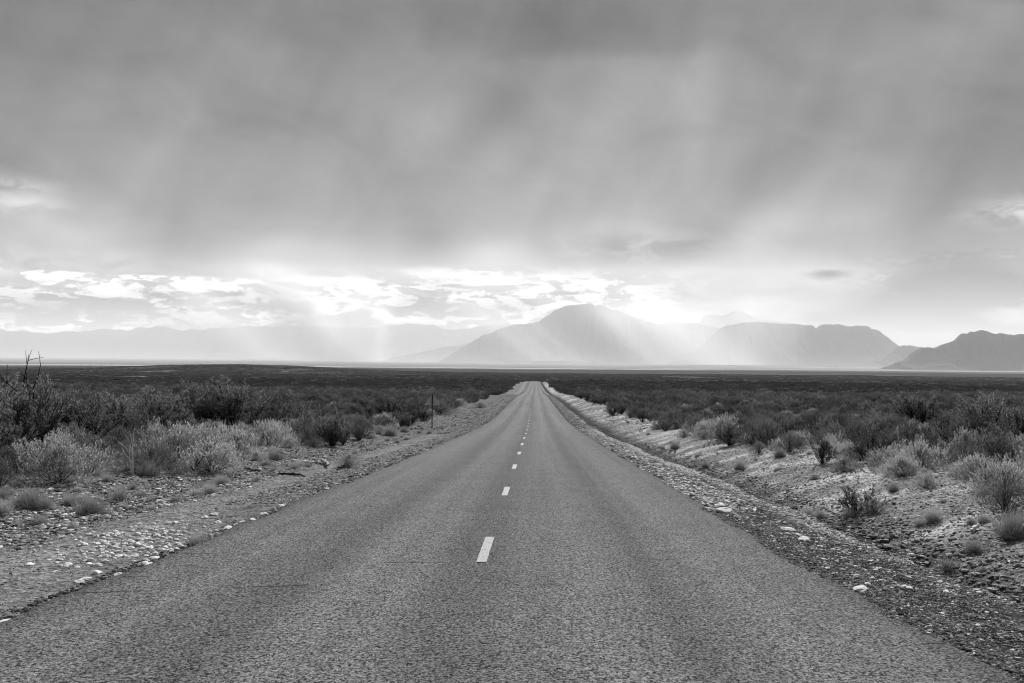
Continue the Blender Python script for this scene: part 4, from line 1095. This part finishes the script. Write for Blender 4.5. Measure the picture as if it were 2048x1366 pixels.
# ------------------------------------------------------------------ signs, posts, poles
import bmesh
def prism(pts, thick, bevel=0.0):
    bm = bmesh.new()
    f = bm.faces.new([bm.verts.new((x, 0, z)) for x, z in pts])
    r = bmesh.ops.extrude_face_region(bm, geom=[f]); vs = [e for e in r['geom'] if isinstance(e, bmesh.types.BMVert)]
    bmesh.ops.translate(bm, verts=vs, vec=(0, thick, 0)); bmesh.ops.recalc_face_normals(bm, faces=bm.faces[:])
    if bevel: bmesh.ops.bevel(bm, geom=bm.edges[:], offset=bevel, segments=2, affect='EDGES')
    me = bpy.data.meshes.new('plate'); bm.to_mesh(me); bm.free(); return me
def rounded_poly(c, rad, n=5):
    out = []; m = len(c)
    for i in range(m):
        p = Vector(c[i]); a = (Vector(c[i - 1]) - p).normalized(); b = (Vector(c[(i + 1) % m]) - p).normalized()
        for k in range(n + 1):
            t = k / n; q = p + a * rad * (1 - t) ** 2 + b * rad * t ** 2
            out.append((q.x, q.y))
    return out
def tube_between(name, a, b, r, mat, parent, sides=14):
    P = np.array([list(a), list((Vector(a) + Vector(b)) / 2), list(b)]); V, Fq = tubes(P[None], np.full((1, 3), r), sides)
    caps = [np.arange(sides)[None, ::-1], (len(V) - sides + np.arange(sides))[None]]
    return link(name, mesh_np(name, V, [Fq] + caps), mat, parent)
p = hit(864, 857); hs = 70 / F * p.y
rt = bpy.data.objects.new('warning_sign', None); COL.objects.link(rt); rt.location = p
tag(rt, 'triangular warning sign seen from behind on a black post, left verge', 'road sign')
tube_between('post', (0, 0, -.3), (0, 0, hs), .042, M_POST, rt)
w = .56 / 57 * p.y
M_PLATE = mat_var('dull_sign_back', 0.32, 0.03, 6.0, 0.55, 0.4)
pl = prism(rounded_poly([(-w, hs - .92), (w, hs - .92), (0, hs + .03)], .07), .012)
pl.materials.append(M_PLATE); o = bpy.data.objects.new('sign_plate', pl); COL.objects.link(o); o.parent = rt; o.location = (0, .055, 0)
for zq in (hs - .25, hs - .72):
    bm = bmesh.new(); bmesh.ops.create_cube(bm, size=1); bmesh.ops.scale(bm, vec=(.16, .03, .05), verts=bm.verts); bmesh.ops.translate(bm, vec=(0, .046, zq), verts=bm.verts)
    me = bpy.data.meshes.new('bracket'); bm.to_mesh(me); bm.free(); link('bracket', me, M_STEEL, rt)
# round sign near the crest
p = at_depth(1094, 560.0)
rt = bpy.data.objects.new('round_sign', None); COL.objects.link(rt); rt.location = p
tag(rt, 'small round sign on a post beside the road at its crest, right side', 'road sign')
tube_between('post', (0, 0, -.3), (0, 0, 2.6), .05, M_POST, rt)
M_WHITE = mat_var('white_sign_paint', 0.35, 0.06, 6.0, 0.5, 0.4)
pl = prism([(.55 * math.cos(a), 2.1 + .55 * math.sin(a)) for a in np.linspace(0, 2 * math.pi, 28, endpoint=False)], .02); pl.materials.append(M_WHITE)
o = bpy.data.objects.new('sign_plate', pl); COL.objects.link(o); o.parent = rt; o.location = (0, -.09, 0)
p = at_depth(1040, 560.0)
rt = bpy.data.objects.new('marker_post', None); COL.objects.link(rt); rt.location = p
tag(rt, 'pale marker post beside the road at its crest, left side', 'marker post')
tube_between('post', (0, 0, -.3), (0, 0, 1.5), .18, M_WHITE, rt)
tube_between('cap', (0, 0, 1.5), (0, 0, 1.62), .21, M_POST, rt)
# power line poles on the far plain
pole_root = None
for i, px in enumerate([90, 109, 128, 162, 181, 201, 223]):
    q = at_depth(px, 2150.0 - i * 10)
    if pole_root is None:
        pole_root = bpy.data.objects.new('utility_pole', None); COL.objects.link(pole_root)
        parts = [tube_between('pole', (0, 0, -1), (0, 0, 9.5), .22, M_BARK, pole_root, 8), tube_between('crossarm', (-1.1, 0, 8.9), (1.1, 0, 8.9), .12, M_BARK, pole_root, 6)]
        o = pole_root
    else:
        o = pole_root.copy(); COL.objects.link(o)
        for c in parts:
            cc = c.copy(); COL.objects.link(cc); cc.parent = o
    o.location = q
    tag(o, 'thin utility pole, %s of the seven on the far plain at left' % ['leftmost', 'second from left', 'third from left', 'middle one', 'third from right', 'second from right', 'rightmost'][i], 'utility pole', 'utility poles on the far plain')

# ------------------------------------------------------------------ air
def haze():
    bm = bmesh.new(); bmesh.ops.create_cube(bm, size=1)
    x0, x1, y0, y1, z0, z1 = -43000, 43000, -7000, 42000, -140, HAZE_TOP
    for v in bm.verts:
        v.co = Vector((x0 if v.co.x < 0 else x1, y0 if v.co.y < 0 else y1, z0 if v.co.z < 0 else z1))
    me = bpy.data.meshes.new('haze'); bm.to_mesh(me); bm.free()
    m, nt = new_mat('haze_air')
    pv = nt.nodes.new('ShaderNodeVolumePrincipled'); pv.inputs['Color'].default_value = (.97, .97, .97, 1)
    pv.inputs['Density'].default_value = HAZE; pv.inputs['Anisotropy'].default_value = 0.15
    o = nt.nodes.new('ShaderNodeOutputMaterial'); nt.links.new(pv.outputs[0], o.inputs['Volume'])
    ob = link('haze', me, m); tag(ob, 'pale haze filling the air over the whole plain', 'haze', kind='stuff')
haze()

def air_mass(name, label, V, Fc, dens_fn, g=0.15):
    me = bpy.data.meshes.new(name); me.from_pydata([tuple(v) for v in V], [], Fc); me.update()
    bm = bmesh.new(); bm.from_mesh(me); bmesh.ops.recalc_face_normals(bm, faces=bm.faces[:]); bm.to_mesh(me); bm.free()
    m, nt = new_mat(name + '_air')
    d = dens_fn()
    pv = nt.nodes.new('ShaderNodeVolumePrincipled'); pv.inputs['Color'].default_value = (.98, .98, .98, 1)
    nt.links.new(d.s, pv.inputs['Density']); pv.inputs['Anisotropy'].default_value = g
    o = nt.nodes.new('ShaderNodeOutputMaterial'); nt.links.new(pv.outputs[0], o.inputs['Volume'])
    ob = link(name, me, m); tag(ob, label, 'mist', kind='stuff'); return ob
BOXF = [(0, 1, 3, 2), (4, 6, 7, 5), (0, 4, 5, 1), (2, 3, 7, 6), (0, 2, 6, 4), (1, 5, 7, 3)]
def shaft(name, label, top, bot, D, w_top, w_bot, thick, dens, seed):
    """a leaning sunbeam shaped as a volume of denser mist, soft at its sides"""
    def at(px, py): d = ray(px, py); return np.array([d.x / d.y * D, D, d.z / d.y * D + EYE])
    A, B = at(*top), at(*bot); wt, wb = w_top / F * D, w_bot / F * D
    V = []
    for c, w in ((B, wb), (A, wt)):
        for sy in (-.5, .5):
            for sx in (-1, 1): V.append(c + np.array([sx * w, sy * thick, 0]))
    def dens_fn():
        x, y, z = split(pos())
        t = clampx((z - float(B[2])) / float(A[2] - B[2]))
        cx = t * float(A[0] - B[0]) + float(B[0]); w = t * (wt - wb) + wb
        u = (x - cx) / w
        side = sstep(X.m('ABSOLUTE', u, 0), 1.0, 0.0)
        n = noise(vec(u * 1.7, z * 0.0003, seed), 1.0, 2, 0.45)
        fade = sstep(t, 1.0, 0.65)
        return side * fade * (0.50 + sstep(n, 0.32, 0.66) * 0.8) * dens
    return air_mass(name, label, V, BOXF, dens_fn, 0.62)  # added scattering volume stands in for a beam of sunlight
shaft('sunbeam_volume', 'bright slanting sunbeam volume in front of the range left of centre', (510, 510), (680, 722), 12500, 130, 110, 900, 1.5e-3, 1.0)
shaft('sunbeam_volume', 'bright upright sunbeam volume standing left of the peak', (735, 560), (725, 724), 12000, 80, 70, 900, 1.1e-3, 2.0)
shaft('sunbeam_volume', 'bright sunbeam volume crossing the right slope of the peak', (1255, 585), (1395, 730), 11500, 160, 150, 1200, 9.5e-4, 3.0)
shaft('sunbeam_volume', 'faint sunbeam volume in front of the mesa', (1500, 580), (1500, 730), 11000, 150, 120, 1000, 4e-4, 4.0)
shaft('sunbeam_volume', 'faint slanting sunbeam volume at the far left range', (360, 540), (520, 716), 13000, 80, 70, 1000, 9e-4, 5.0)
shaft('sunbeam_volume', 'faint slanting sunbeam volume on the left slope of the peak', (900, 560), (1110, 722), 12500, 120, 110, 1000, 2.6e-4, 6.0)
def ground_dust():
    x0, x1, y0, y1, z0, z1 = -30000, 30000, 6300, 38000, -100, 420
    V = [(x, y, z) for z in (z0, z1) for y in (y0, y1) for x in (x0, x1)]
    def fn():
        x, y, z = split(pos())
        return X.m('EXPONENT', (z + 90.0) * (-1 / 110.0)) * 7.0e-5 * sstep(y, 6300.0, 9500.0)
    o = air_mass('ground_mist', 'low pale mist along the foot of the mountains', V, BOXF, fn)
    o.data.materials[0].cycles.volume_step_rate = 10.0
ground_dust()

def rain_mist():
    x0, x1, y0, y1, z0, z1 = -42500, 42500, MIST_Y, 41500, -135, HAZE_TOP - 6
    V = [(x, y, z) for z in (z0, z1) for y in (y0, y1) for x in (x0, x1)]
    me = bpy.data.meshes.new('rain_mist'); me.from_pydata(V, [], BOXF)
    bm = bmesh.new(); bm.from_mesh(me); bmesh.ops.recalc_face_normals(bm, faces=bm.faces[:]); bm.to_mesh(me); bm.free()
    m, nt = new_mat('rain_filled_air')
    pv = nt.nodes.new('ShaderNodeVolumePrincipled'); pv.inputs['Color'].default_value = (.97, .97, .97, 1)
    pv.inputs['Density'].default_value = MIST; pv.inputs['Anisotropy'].default_value = 0.15
    o = nt.nodes.new('ShaderNodeOutputMaterial'); nt.links.new(pv.outputs[0], o.inputs['Volume'])
    tag(link('rain_mist', me, m), 'rain filled air veiling the mountains on the far side of the valley', 'mist', kind='stuff')
rain_mist()
